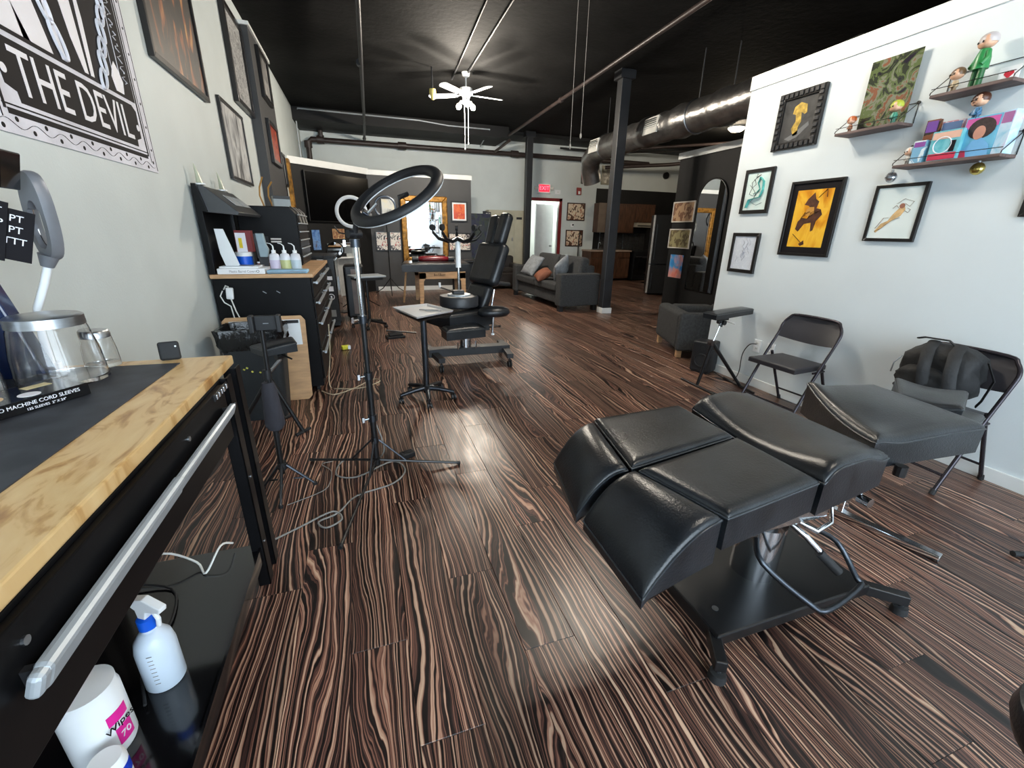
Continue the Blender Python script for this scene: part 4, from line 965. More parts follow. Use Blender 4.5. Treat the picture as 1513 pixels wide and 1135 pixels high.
for i, (y, z, w_, h_, fm, am, lb) in enumerate((
    (8.35, 2.6, .3, .5, m_frame, a_mono, 'narrow black framed picture just past the dark pier'),
    (8.75, 2.3, .34, .5, m_frame, a_mono2, 'black framed white print beyond the dark pier'),
    (9.35, 2.15, .2, .8, m_gold, art('warm_print', [rgb(200, 190, 170), rgb(150, 110, 70), rgb(230, 225, 210)], 6, 1), 'gilt framed picture next to the angled black wall'),
    (8.5, 1.85, .3, .42, m_frame, art('pink_print', [rgb(180, 60, 90), rgb(220, 210, 210), rgb(60, 60, 60)], 8, 1), 'small picture with pink patches beyond the dark pier'))):
    picture(lb, LX+.001, y, z, w_, h_, RL, am, .04, fm, depth=.06)
# --- right wall pictures
def rpic(label, y, z, w_, h_, am, **k): return picture(label, RX-.001, y, z, w_, h_, RR, am, **k)
a_mask = art('golden_mask_art', [rgb(40, 40, 42), rgb(66, 66, 66), rgb(52, 52, 54)], 7, 1)
t = rpic('ornate black frame holding a golden masked face, upper right wall', 3.115, 2.32, .41, .43, a_mask, fw=.055, fm=m_frame, depth=.03)
for k in range(9):
    for s_ in (-1, 1):
        MB().box((-.18+.045*k, -.034, s_*.188), (.028, .012, .034)).obj('carved_ridge', m_beam, t, bevel=.004)
        if k < 8: MB().box((s_*.178, -.034, -.16+.045*k), (.034, .012, .028)).obj('carved_ridge', m_beam, t, bevel=.004)
m_gface = mat('painted_gold_face', rgb(176, 146, 60), .4, var=.4, vscale=30)
ink_poly(t, [(-.06, .05), (-.05, .1), (0, .125), (.06, .1), (.07, .04), (.05, .03), (.02, .05), (.03, -.02), (.01, -.06), (.02, -.11), (-.02, -.12), (-.05, -.06), (-.02, -.01), (-.03, .04)], m_gface, 'painted_face', -.0165)
ink_poly(t, [(-.1, -.13), (-.02, -.1), (.1, -.03), (.11, -.06), (.02, -.13), (-.05, -.15)], mat('painted_grey', rgb(98, 100, 102), .5), 'painted_shape', -.0165)
a_tealbg = art('pale_green_wash', [rgb(205, 226, 222), rgb(222, 234, 230)], 6, 1)
t = rpic('teal dragon drawing in a black frame, leftmost of the upper row on right wall', 3.40, 1.795, .32, .385, a_tealbg, fw=.032)
m_teal = mat('teal_ink', rgb(84, 176, 166), .5, var=.3, vscale=30)
pts = [(-.09+.0, -.14), (-.06, -.07), (.0, -.06), (.06, -.05), (.085, .01), (.08, .08), (.03, .12), (.01, .07), (.04, .02), (.01, -.01), (-.04, -.02)]
pts2 = [(.9*x, z) for x, z in pts]
MB().tube([(x, -.0128, z) for x, z in pts2], [.03, .035, .03, .024, .026, .028, .02, .016, .014, .012, .006], 8, flat=.06).obj('dragon_body', m_teal, t, smooth=60)
ink_tube(t, [(-.06, .04), (-.07, .08), (-.04, .1), (-.02, .06), (-.06, .03), (-.08, -.02), (-.02, -.04), (.03, .0)], .003, m_ink)
ink_tube(t, [(-.09, .06), (-.04, .02), (.0, -.03), (-.05, -.09), (.02, -.12), (.08, -.1)], .003, m_ink)
ink_tube(t, [(-.02, .15), (-.03, .12), (.02, .14), (-.05, .1)], .003, m_ink)
t = rpic('pale pencil sketch in a black frame, lower left on right wall', 3.42, 1.245, .32, .37, art('faint_sketch_paper', [rgb(214, 220, 228), rgb(200, 206, 216), rgb(224, 228, 234)], 30, 2), fw=.032)
m_pencil = mat('grey_pencil', rgb(150, 152, 165), .6)
random.seed(2)
for k in range(14):
    x0, z0 = random.uniform(-.07, .06), random.uniform(-.1, .08)
    ink_tube(t, [(x0+.015*math.sin(i+k), z0+.014*i) for i in range(5)], .0016, m_pencil, 'pencil_line')
a_gold = art('golden_warrior_print', [rgb(176, 104, 20), rgb(222, 150, 30), rgb(242, 190, 60), rgb(232, 168, 44)], 5, 1.5, (1, 1, .5), .25)
t = rpic('large golden warrior print in a black frame with black mount', 2.81, 1.545, .455, .59, a_gold, fw=.022, mount=.05, mm=m_ink)
m_brown = mat('dark_brown_ink', rgb(70, 34, 14), .5, var=.5, vscale=30)
ink_poly(t, [(-.02, .0), (.0, .06), (-.03, .1), (-.07, .11), (-.05, .15), (.0, .2), (.02, .15), (.05, .13), (.04, .08), (.08, .07), (.1, .03), (.06, -.02), (.05, -.09), (.03, -.1), (.02, -.03), (-.04, -.04), (-.08, -.1), (-.11, -.08), (-.1, -.02), (-.07, .01)], m_brown, 'warrior_figure')
ink_poly(t, [(-.05, .03), (-.01, .02), (.03, .04), (.02, .09), (-.02, .09), (-.04, .07)], mat('ochre_ink', rgb(196, 140, 60), .5), 'armour_shape', -.0138)
ink_tube(t, [(-.12, -.12), (-.08, -.15), (-.04, -.18), (-.02, -.2)], .005, m_brown); ink_tube(t, [(.04, .16), (.1, .22), (.11, .16)], .004, m_brown)
ink_poly(t, [(-.05, -.2), (-.01, -.17), (.0, -.2), (-.03, -.215)], m_brown)
for k in range(6): ink_tube(t, [(-.08+.02*k, .0+.02*(k % 3)), (-.05+.02*k, .05), (-.03+.02*k, .04+.02*(k % 2))], .004, m_brown)
t = rpic('black framed tattoo drawing of a golden figure under the silver ornament', 2.185, 1.57, .325, .375, art('cool_white_paper', [rgb(214, 226, 224), rgb(226, 234, 232)], 3, 0), fw=.022)
m_flesh = mat('flesh_wash', rgb(204, 170, 120), .5, var=.2, vscale=30)
ink_poly(t, [(-.1, -.12), (-.07, -.07), (-.03, -.05), (-.01, -.01), (.02, .03), (.05, .045), (.06, .02), (.04, -.02), (.0, -.045), (-.05, -.09), (-.09, -.13)], m_flesh, 'figure_body')
MB().cyl((.035, -.0125, .045), (.035, -.0138, .045), .017, seg=16).obj('figure_head', mat('auburn_ink', rgb(150, 100, 80), .5), t)
for ps_ in ([(.03, .02), (.0, .05), (-.02, .03)], [(.05, .02), (.08, .0), (.09, .02), (.07, .03)], [(.0, .06), (.04, .09), (.1, .07), (.08, .04), (.05, .06)], [(-.03, -.03), (-.06, -.03), (-.1, -.1)], [(-.1, -.12), (-.06, -.1), (-.01, -.05), (.04, -.03)]):
    ink_tube(t, ps_, .0025, mat('brown_ink', rgb(140, 110, 84), .5))
picture('edge of a dark framed picture at the right picture border', RX-.001, 1.43, 1.68, .24, .3, RR, a_mask, .03)
# metal poster with glossy surface
m_comic = art('glossy_comic_print', [rgb(40, 34, 46), rgb(52, 56, 44), rgb(92, 104, 66), rgb(120, 122, 104), rgb(130, 84, 62), rgb(80, 84, 62), rgb(160, 170, 96)], 8, 2, rough=.1, hard=True)
picture('glossy green and brown comic style poster standing on left shelf', RX-.03, 2.435, 2.345, .31, .43, RR, m_comic, 0, depth=.006, name='poster', cat='poster')
# shelves
m_shelfw = mat('weathered_shelf_wood', rgb(98, 80, 76), .6, var=.3, vscale=6, stretch=(1, 8, 8))
def shelf(label, y0, y1, z, dz=.12):
    t = thing('wall_shelf', label, 'shelf', (RX, (y0+y1)/2, z), RR, 'wood and wire wall shelves'); w_ = y1-y0
    MB().bb((-w_/2, -.15, -.018), (w_/2, 0, 0)).obj('board', m_shelfw, t, bevel=.003)
    for s_ in (-1, 1):
        MB().tube([(s_*w_/2, -.15, 0), (s_*w_/2, -.148, .012), (s_*w_/2, -.004, dz), (s_*w_/2, -.004, 0)], .003, 6).obj('side_wire', m_black, t)
        MB().cyl((s_*w_/2, -.002, dz), (s_*w_/2, -.012, dz), .01, seg=10).obj('wall_mount', m_black, t)
    MB().cyl((-w_/2, -.148, .03), (w_/2, -.148, .03), .0022, seg=6).obj('front_wire', m_black, t)
    MB().cyl((-w_/2, -.006, dz), (w_/2, -.006, dz), .0022, seg=6).obj('rear_wire', m_black, t)
    return t
shelf('left wood shelf with glossy comic poster, upper right wall', 2.24, 2.66, 2.125)
shelf('upper right wood shelf with the tall green figurine', 1.72, 2.10, 2.235)
shelf('lowest wood shelf crowded with boxed toys above the ornaments', 1.66, 2.2, 1.86)
# collectible figurines: generic big-head toys
def figurine(label, y, z, s, hair, body, skin=rgb(222, 176, 146), tall=1.0, hat=None, x=RX-.09, rz=RR-.5, beard=False, group='toy figurines on the wall shelves'):
    t = thing('figurine', label, 'figurine', (x, y, z), rz, group)
    mk = lambda n, c: mat(n, c, .35)
    hz = s*(.8 if tall == 1 else .94)
    for a in (-1, 1): MB().cyl((a*s*.09, 0, 0), (a*s*.09, 0, s*.28*tall), s*.07, s*.065, seg=10).obj('leg', mk('toy_trousers_%s' % label[:14], tuple(c*.5 for c in body)), t, smooth=40)
    MB().lathe([(0, s*.25*tall), (s*.16, s*.25*tall), (s*.15, s*.4*tall), (s*.1, s*.52*tall), (0, s*.54*tall)], seg=14).obj('torso', mk('toy_body_%s' % label[:14], body), t, smooth=50)
    for a in (-1, 1): MB().tube([(a*s*.13, 0, s*.48*tall), (a*s*.2, -.02*s, s*.38*tall), (a*s*.16, -s*.1, s*.3*tall)], s*.05, 8).obj('arm', mk('toy_body_%s' % label[:14], body), t, smooth=50)
    hr = s*.27 if tall == 1 else s*.17
    hd = blob((hr, hr*.85, hr*.85), (0, 0, hz), 1, .0, 'head', mk('toy_skin', skin), t, 20)
    if hat is None or True:
        mb = MB(); rings = []
        for i in range(7):
            th = PI*.5*i/6*(1.25); rings.append([Vector((hr*1.14*math.sin(th+.001)*math.cos(q), hr*.1+hr*1.02*math.sin(th+.001)*math.sin(q), hz+hr*.12+hr*.95*math.cos(th))) for q in [2*PI*j/18 for j in range(18)]])
        mb.loops(rings); mb.obj('hair' if hat is None else 'hat', mk('toy_hair_%s' % label[:14], hair), t, smooth=60)
    for a in (-1, 1): MB().lathe([(0, 0), (hr*.14, 0), (hr*.14, .002), (0, .003)], (a*hr*.42, -hr*.84, hz-.02*s), 12, Matrix.Rotation(PI/2, 4, 'X')).obj('eye', m_ink, t, smooth=40)
    if beard: MB().lathe([(0, -hr*.9), (hr*.5, -hr*.75), (hr*.8, -hr*.3), (hr*.6, -hr*.25), (0, -hr*.3)], (0, -hr*.1, hz), 16).obj('beard', mk('toy_hair_%s' % label[:14], hair), t, smooth=50)
    return t
figurine('small orange haired toy figurine at left end of poster shelf', 2.60, 2.126, .1, rgb(186, 92, 40), rgb(150, 100, 70))
figurine('green and blue headed toy figurine in front of the comic poster', 2.31, 2.126, .13, rgb(176, 186, 60), rgb(60, 140, 120), skin=rgb(90, 170, 130), x=RX-.1)
figurine('squat brown and cream toy figurine at the left of upper right shelf', 2.02, 2.236, .12, rgb(110, 84, 60), rgb(190, 170, 140), skin=rgb(214, 178, 132))
figurine('tall green shirted figurine with a white cap on the upper right shelf', 1.92, 2.236, .24, rgb(196, 190, 192), rgb(40, 130, 70), tall=1.5, hat=1)
figurine('bearded brown haired toy head figurine on top of the toy boxes', 1.87, 2.055, .14, rgb(84, 48, 34), rgb(60, 110, 150), skin=rgb(226, 170, 140), beard=True, x=RX-.08)
figurine('small pale toy figurine at the left end of lowest shelf', 2.155, 1.861, .1, rgb(220, 220, 220), rgb(200, 196, 190))
def card(label, y, z0, w_, h_, am, x=RX-.05, d=.05, rot=0):
    t = thing('toy_box', label, 'box', (x, y, z0), RR+rot, 'boxes on the lowest wall shelf')
    MB().bb((-w_/2, -d/2, 0), (w_/2, d/2, h_)).obj('carton', am, t, bevel=.002)
    MB().bb((-w_/2+.006, -d/2-.0015, h_*.72), (w_/2-.006, -d/2, h_-.008)).obj('title_strip', mat('card_strip_%s' % label[:9], lin((random.random()*.6+.3, random.random()*.6+.2, .6)), .4), t)
    return t
random.seed(4)
card('dark boxed toy with yellow edge at left of lowest shelf', 2.085, 1.861, .07, .25, art('dark_toy_card', [rgb(40, 30, 28), rgb(120, 70, 44), rgb(220, 160, 40)], 14, 1, hard=True), d=.03)
card('pale blue boxed toy standing low at left of lowest shelf', 2.09, 1.861, .07, .13, art('blue_toy_card', [rgb(120, 170, 200), rgb(210, 224, 230), rgb(80, 120, 160)], 16, 1, hard=True), x=RX-.1, d=.04)
card('clear and pink toy package at the back of lowest shelf', 1.99, 1.861, .11, .23, art('pink_toy_card', [rgb(210, 200, 206), rgb(190, 130, 140), rgb(230, 230, 232)], 14, 1, hard=True), x=RX-.03, d=.03)
t = card('turquoise boxed toy with red lower band on lowest shelf', 1.955, 1.861, .15, .165, art('turquoise_toy_card', [rgb(70, 160, 176), rgb(120, 190, 200), rgb(60, 130, 150)], 9, 1), x=RX-.1, d=.05)
MB().bb((-.07, -.0275, .005), (.07, -.025, .04)).obj('red_band', mat('red_card', rgb(196, 50, 80), .4), t)
MB().ring((-.01, -.026, .085), .045, .003, (0, 1, 0), 24).obj('window_ring', m_wink, t)
MB().bb((.03, -.028, .045), (.055, -.025, .105)).obj('toy_silhouette', m_ink, t)
t = card('large turquoise art box showing a curly haired face on lowest shelf', 1.815, 1.861, .16, .215, art('sky_card', [rgb(60, 150, 190), rgb(110, 180, 210), rgb(90, 165, 200)], 4, .5), x=RX-.07, d=.05)
def disc(t, x, z, rx_, rz_, m, name, y=-.026, th=.0012):
    return MB().prism([(x+rx_*math.cos(q), z+rz_*math.sin(q)) for q in [2*PI*j/20 for j in range(20)]], y-th, y).obj(name, m, t)
disc(t, .005, .15, .062, .055, mat('dark_curls', rgb(44, 28, 30), .6, var=.4, vscale=60), 'printed_hair')
disc(t, .0, .128, .027, .036, mat('printed_skin', rgb(196, 140, 120), .5), 'printed_face', -.0272)
ink_poly(t, [(-.06, .0), (.07, .0), (.06, .06), (.02, .1), (-.02, .09), (-.05, .05)], mat('light_blue_cloth_print', rgb(110, 170, 215), .5), 'printed_shirt', -.0272)
ink_poly(t, [(-.078, .0), (-.03, .0), (-.04, .04), (-.075, .045)], mat('red_card', rgb(196, 50, 80), .4), 'red_patch', -.0284)
t = card('translucent light blue and pink package at right end of lowest shelf', 1.70, 1.861, .06, .22, art('clear_blue_card', [rgb(130, 190, 220), rgb(190, 215, 235), rgb(205, 150, 190)], 12, 1), x=RX-.07, d=.06, rot=-.2)
t = thing('playing_card', 'white card with red heart shape leaning on the upper right shelf', 'card', (RX-.06, 1.79, 2.236), RR, rx=.0)
MB().bb((-.045, -.002, 0), (.045, .002, .075)).obj('card_sheet', m_paper, t)
ink_poly(t, [(0, .015), (.022, .038), (.018, .052), (.006, .054), (0, .046), (-.006, .054), (-.018, .052), (-.022, .038)], mat('heart_red', rgb(190, 20, 50), .4), 'heart', -.002)
for i, (y, z, c, n_) in enumerate(((2.245, 1.80, rgb(186, 190, 196), 'silver'), (1.785, 1.80, rgb(190, 172, 96), 'gold'))):
    t = thing('ornament', '%s mirrored ball ornament hanging by the lowest shelf' % n_, 'ornament', (RX-.06, y, z))
    mb = MB(); mb.lathe([(.0001, .035), (.012, .032), (.024, .024), (.032, .01), (.034, 0), (.032, -.01), (.024, -.024), (.012, -.032), (.0001, -.035)], seg=16).obj('ball', mat('%s_facets' % n_, c, .18, .9), t)
    MB().cyl((0, 0, .033), (0, 0, .045), .008, seg=10).obj('cap', m_steel, t)
    MB().cyl((0, 0, .045), (0, 0, .058 if i else .07), .0012, seg=5).obj('string', m_steel, t)

# ================================================================== SECOND WORKSTATION (left wall)
tb = thing('tool_cabinet', 'long black tool cabinet with plywood top along the left wall', 'cabinet', (-.78, 5.3, 0))
def tbp(a, b, name, m, parent=None, bev=.003):
    o = MB().bb(a, b).obj(name, m, parent or tb, bevel=bev)
    if parent is None: o.location = (.78, -5.3, 0)
    return o
tbp((-1.13, 3.97, .06), (-.43, 5.62, 1.015), 'cabinet_body', m_bench)
tbp((-1.13, 3.93, 1.015), (-.40, 5.65, 1.045), 'worktop', m_wood)
for i in range(2):
    y0 = 4.0+i*.81
    for z0, z1 in ((.84, 1.0), (.66, .83), (.4, .65), (.12, .39)):
        d_ = tbp((-.43, y0, z0), (-.418, y0+.79, z1), 'drawer', m_bench)
        MB().box((-.39, y0+.4, z1-.04), (.016, .7, .02)).box((-.405, y0+.08, z1-.04), (.03, .012, .012)).box((-.405, y0+.72, z1-.04), (.03, .012, .012)).obj('drawer_handle', m_alu, d_)
for x, y in ((-1.06, 4.05), (-.5, 4.05), (-1.06, 5.55), (-.5, 5.55)): MB().cyl((x+.78, y-5.3, .03), (x+.802, y-5.3, .03), .03, seg=12).obj('wheel', m_rubber, tb)
for x in (-.78, -.68): MB().box((x+.78, -1.332, .9), (.03, .003, .006), (0, .6, 0)).obj('slot', m_steel, tb)
# hutch with hood
hu = thing('hutch', 'black steel hutch with a sloped grey hood above the tool cabinet', 'hutch', (-1.12, 4.5, 1.047))
H0 = 1.047
def hp(mb, name, m, parent=None, **k):
    o = mb.obj(name, m, parent or hu, **k); o.location = (1.12, -4.5, -H0); return o
hp(MB().bb((-1.13, 3.97, H0), (-1.11, 4.8, 1.66)), 'back_panel', m_bench)
hp(MB().prism([(-1.13, H0), (-1.09, H0), (-1.09, 1.5), (-1.06, 1.5), (-1.10, 1.69), (-1.13, 1.69)], 3.945, 3.975), 'side_post', m_bench, bevel=.003)
hp(MB().prism([(-1.13, H0), (-1.09, H0), (-1.09, 1.5), (-1.06, 1.5), (-1.10, 1.69), (-1.13, 1.69)], 4.79, 4.82), 'side_post', m_black, bevel=.003)
hp(MB().prism([(-1.12, 1.69), (-1.06, 1.675), (-.86, 1.5), (-.87, 1.48), (-1.12, 1.5)], 3.975, 4.79), 'hood', mat('grey_enamel', rgb(58, 60, 62), .3), bevel=.004)
for y in (4.2, 4.48): hp(MB().prism([(-1.0, 1.628), (-.92, 1.558), (-.92, 1.562), (-1.0, 1.632)], y, y+.24), 'clear_flap', m_alu)
# glass horns standing on the hood
for y in (4.02, 4.6):
    o = MB().tube([(-1.09, y, 1.69), (-1.10, y+.02, 1.76), (-1.105, y-.01, 1.83)], [.035, .022, .003], 10, flat=.6).obj('horn_ornament', mat('pale_green_resin', rgb(178, 182, 160), .3), None, smooth=60)
    tag(o, 'pale curved horn ornament standing on %s' % ('the near end of the grey hood' if y < 4.3 else 'the middle of the grey hood'), 'ornament')
    MB().cyl((-1.09, y, 1.685), (-1.09, y, 1.695), .038, seg=12).obj('base', m_trim, o)
# paper hanging, holder boxes
o = MB().prism([(-1.06, 1.38), (-1.0, 1.38), (-.93, 1.11), (-1.02, 1.07), (-1.05, 1.2)], 4.02, 4.024).obj('paper_sheet', m_paper); tag(o, 'white paper sheet clipped inside the hutch side', 'paper')
t = thing('glove_box', 'red and white box with yellow label held inside the hutch', 'box', (-.93, 4.3, 1.2))
MB().bb((-.06, -.03, 0), (.06, .06, .17)).obj('carton', m_red, t, bevel=.002)
MB().bb((-.055, -.033, .0), (.02, -.03, .15)).obj('white_label', m_wink, t)
MB().bb((-.035, -.035, .03), (-.01, -.033, .11)).obj('yellow_patch', mat('yellow_label', rgb(232, 206, 40), .4), t)
MB().bb((-.06, -.03, -.13), (.06, .06, -.005)).obj('wire_rack', m_black, t)
t = thing('towel_dispenser', 'blue grey dispenser panel hanging at the far side of the hutch', 'dispenser', (-.79, 4.25, 1.16))
MB().prism([(-.03, 0), (.03, 0), (.045, .06), (.03, .1), (.02, .19), (-.04, .19)], -.02, .02).obj('panel', mat('blue_grey_plastic', rgb(140, 160, 168), .4), t, bevel=.006)
MB().prism([(-.045, -.01), (-.03, 0), (-.04, .19), (-.055, .18)], -.02, .02).obj('side', m_dark, t)
MB().bb((-.04, -.015, -.113), (.03, .015, 0)).obj('stand', m_dark, t)
# small items on the cabinet top
TZ = 1.046
t = thing('white_carton', 'long flat white box with grey lettering on the cabinet end', 'box', (-.915, 4.08, TZ))
MB().bb((-.165, -.12, 0), (.165, .12, .042)).obj('carton', m_white, t, bevel=.002)
ctext('Plastic Barrel Covers', .026, 'side_lettering', mat('grey_print', rgb(150, 146, 150), .6), t, (.01, -.1208, .02), sx=.85)
MB().ring((.115, -.1205, .021), .009, .0016, (0, 1, 0), 18).obj('round_mark', m_dark, t)
t2 = MB().bb((-1.07, 3.99, TZ+.043), (-.80, 4.17, TZ+.056)).obj('paper_stack', m_paper); tag(t2, 'thin white pad lying on top of the flat white box', 'paper')
MB().bb((-1.05, 4.0, TZ+.056), (-.84, 4.14, TZ+.059)).obj('grey_sheet', mat('grey_sheet', rgb(140, 150, 160), .5), t2)
t = thing('blue_tub', 'blue tub with white lid behind the flat white box', 'tub', (-.945, 4.27, TZ))
MB().lathe([(0, 0), (.06, 0), (.062, .12), (0, .12)], seg=28).obj('tub_body', m_blue, t, smooth=40)
MB().lathe([(0, .12), (.064, .12), (.064, .15), (.06, .154), (0, .154)], seg=28).obj('lid', m_white, t, smooth=40)
for i in range(5):
    t = thing('glass_vial', ['small smoky glass jar touching the blue tub', 'small brown glass jar second from the blue tub, front row', 'small smoky glass jar nearest the pinkish squeeze bottle', 'small brown glass jar in back row beside the blue tub', 'rearmost small smoky glass jar behind the squeeze bottles'][i], 'jar', (-.84+.035*(i % 3), 4.24+.07*(i//3)+.01*i, TZ), 0, 'small glass jars on the tool cabinet')
    MB().lathe([(0, 0), (.015, 0), (.016, .05), (.01, .06), (.01, .066), (0, .066)], seg=14).obj('glass_body', mat('smoky_glass', rgb(170, 160, 150), .1, spec=.8) if i % 2 else mat('brownish_glass', rgb(110, 80, 74), .1, spec=.8), t, smooth=40)
    MB().cyl((0, 0, .066), (0, 0, .076), .012, seg=12).obj('cap', m_white, t)
for i, (x, nm, liq) in enumerate(((-.70, 'pinkish white', rgb(206, 196, 220)), (-.62, 'yellow green filled', rgb(196, 200, 140)), (-.54, 'clear water filled', rgb(190, 206, 216)))):
    t = thing('squeeze_bottle', '%s squeeze bottle with bent nozzle, %s of the three' % (nm, ('left', 'middle', 'right')[i]), 'bottle', (x, 4.16, TZ), 0, 'squeeze bottles on the tool cabinet'); t.scale = (1.3, 1, 1.12)
    MB().lathe([(0, 0), (.029, 0), (.031, .006), (.031, .1), (.027, .125), (.012, .135), (0, .135)], seg=22).obj('bottle_body', mat('frosted_white', rgb(222, 224, 232), .3), t, smooth=50)
    MB().lathe([(0, .003), (.0316, .003), (.0316, .085), (0, .085)], seg=22).obj('liquid', mat('liquid_%d' % i, liq, .25), t, smooth=40)
    MB().cyl((0, 0, .135), (0, 0, .155), .013, seg=14).obj('cap', m_white, t, smooth=40)
    MB().tube([(0, 0, .155), (0, 0, .185), (-.012, 0, .2), (-.032, 0, .206)], [.005, .004, .003, .002], 8).obj('nozzle', m_white, t, smooth=60)
o = MB().bb((-.74, 3.96, TZ), (-.44, 4.1, TZ+.028)).obj('folded_cloth', mat('light_blue_cloth', rgb(146, 186, 212), .8), None, bevel=.01); tag(o, 'folded light blue cloth pad at cabinet corner', 'cloth')
MB().bb((-.73, 3.955, TZ+.012), (-.45, 4.09, TZ+.016)).obj('fold', m_cord_g, o)
pg = thing('power_plug', 'white power strip plug with cables on the cabinet side', 'plug', (-1.04, 3.955, .9))
MB().box((.02, -.01, 0), (.05, .03, .09), (0, .1, 0)).obj('adapter', m_white, pg, bevel=.008)
MB().tube([(-.02, 0, .03), (.0, -.01, .06), (.02, -.01, .05)], .005, 6).obj('cable_loop', m_cord_w, pg)
MB().tube([(.02, -.01, -.04), (.04, -.015, -.14), (.06, -.02, -.2)], .005, 6).obj('cable_end', m_cord_w, pg)
MB().tube([(-.03, -.0, .02), (-.05, -.005, -.02), (-.03, -.01, -.07), (.01, -.012, -.1), (.02, -.014, -.2), (.03, -.02, -.4)], .005, 6).obj('cable_drop', m_cord_w, pg)
# tool chest
tc_ = thing('tool_chest', 'black tool chest with silver drawer pulls standing on the long cabinet', 'tool chest', (-.82, 5.23, TZ))
MB().prism([(-.25, 0), (.25, 0), (.25, .47), (.2, .54), (-.25, .54)], -.39, .40).obj('chest_body', m_bench, tc_, bevel=.006)
for k in range(6):
    d_ = MB().bb((.25, -.38, .02+.078*k), (.258, .39, .09+.078*k)).obj('drawer', m_bench, tc_, bevel=.002)
    MB().bb((.258, -.36, .075+.078*k), (.272, .37, .088+.078*k)).obj('drawer_pull', m_alu, d_, bevel=.003)
for k in range(6): MB().tube([(.2+.0, -.33+.13*k, .545), (.25, -.33+.13*k, .5), (.27, -.33+.13*k, .4)], .02, 6, flat=.3).obj('hanging_strip', m_steel if k % 2 else m_dark, tc_)
t = MB().bb((-.2, -.394, .2), (-.02, -.39, .27)).obj('label_plate', m_black, tc_)
for z in (.215, .24): MB().bb((.0, -.394, z), (.09, -.39, z+.014)).obj('rating_label', m_grille, tc_)
for i, (x, y, z, w_, h_, am) in enumerate(((-.9, 5.45, TZ+.541, .3, .32, mat('mustard_card', rgb(176, 130, 60), .5)), (-.76, 5.4, TZ+.541, .16, .12, mat('grey_card', rgb(150, 158, 160), .5)))):
    o = thing('leaning_panel', ['small curved wooden pieces standing on top of the tool chest', 'grey box lid on top of the tool chest'][i], 'panel', (x, y, z), .3)
    if i == 0:
        for dx in (-.03, .05): MB().tube([(dx, 0, 0), (dx-.03, 0, .12), (dx-.02, 0, .2), (dx+.02, 0, .26 if dx > 0 else .3)], .016, 8, flat=.5).obj('upright', am, o, smooth=50)
        MB().bb((-.08, -.03, -.0), (.1, .03, .02)).obj('foot', am, o)
    else:
        MB().bb((-w_/2, -.05, 0), (w_/2, .05, h_)).obj('box_body', am, o, bevel=.004)
        MB().bb((-w_/2, -.052, h_-.03), (w_/2, -.05, h_)).obj('lid_band', m_dark, o)
# clutter past the cabinet
t = thing('black_locker', 'black cupboard with white label beyond the tool cabinet', 'cupboard', (-.7, 7.24, 0))
MB().bb((-.3, -.4, .02), (.3, .4, 1.0)).obj('body', m_black, t, bevel=.004)
MB().bb((-.32, -.43, 1.0), (.32, .43, 1.03)).obj('top_board', m_dark, t, bevel=.003)
MB().bb((.08, -.404, .82), (.17, -.4, .98)).obj('white_label', m_paper, t)
for k in range(2): d_ = MB().bb((.3, -.38+.4*k, .06), (.312, .0+.4*k, .96)).obj('door', m_gloss, t, bevel=.002); MB().bb((.312, -.05+.1*k, .5), (.325, -.03+.1*k, .7)).obj('door_handle', m_alu, d_)
t = thing('sticker_apron', 'black apron with round white emblem patches hanging on the far cupboard', 'apron', (-.52, 6.80, .1))
MB().prism([(-.12, 0), (.14, 0), (.12, .45), (.08, .75), (-.04, .78), (-.1, .5)], -.03, .0).obj('cloth', m_pack, t, bevel=.008)
MB().tube([(-.03, -.01, .78), (.0, -.02, .94), (.05, -.01, .78)], .008, 6).obj('neck_strap', m_pack, t)
MB().ring((.04, -.032, .36), .04, .006, (0, 1, 0), 20).obj('round_patch', m_wink, t)
MB().bb((.03, -.034, .345), (.05, -.03, .375)).obj('patch_mark', m_wink, t)
for z, h_ in ((.44, .07), (.6, .05), (.07, .1)): MB().bb((.0, -.034, z), (.08, -.03, z+h_)).obj('patch', m_wink if z > .3 else m_cord_g, t)
t = thing('hard_case', 'upright black case with pale vertical stripe beyond the cupboard', 'case', (-.18, 7.55, 0))
MB().bb((-.13, -.2, .03), (.17, .2, .86)).obj('case_body', m_black, t, bevel=.04, bseg=4)
MB().bb((-.02, -.206, .1), (.05, -.2, .8)).obj('stripe', mat('taupe_strip', rgb(120, 104, 96), .4), t)
for x in (-.08, .12): MB().cyl((x, -.2, .03), (x+.03, -.2, .03), .03, seg=12).obj('wheel', m_rubber, t)
t = thing('round_mirror', 'round makeup mirror with dark rim beside white shelf frame', 'mirror', (-.42, 8.1, 0))
MB().ring((0, 0, 1.06), .13, .014, (.15, 1, 0), 30).obj('rim', m_frame, t, smooth=50)
MB().lathe([(0, 0), (.122, 0), (.122, .006), (0, .006)], (0, -.002, 1.06), 28, Matrix.Rotation(PI/2, 4, 'X')).obj('mirror_glass', m_mirror, t)
MB().cyl((0, .01, .02), (0, .01, .93), .012, seg=8).obj('pole', m_black, t); MB().cyl((0, .01, 0), (0, .01, .02), .13, seg=20).obj('base', m_black, t)
t = thing('white_shelf_frame', 'white open frame unit standing before the angled black wall', 'shelf unit', diag(.93, .12, 0), DA)
MB().bb((-.32, -.15, 1.05), (.32, .1, 1.1)).obj('top_rail', m_trim, t); MB().bb((-.32, -.12, 0), (-.27, .1, 1.05)).obj('side', m_trim, t); MB().bb((.27, -.12, 0), (.32, .1, 1.05)).obj('side', m_trim, t)
MB().bb((-.27, -.1, .8), (.27, .08, .83)).obj('shelf_board', m_trim, t); MB().bb((-.27, .07, .0), (.27, .09, 1.05)).obj('back_panel', mat('light_grey_panel', rgb(170, 172, 170), .5), t)
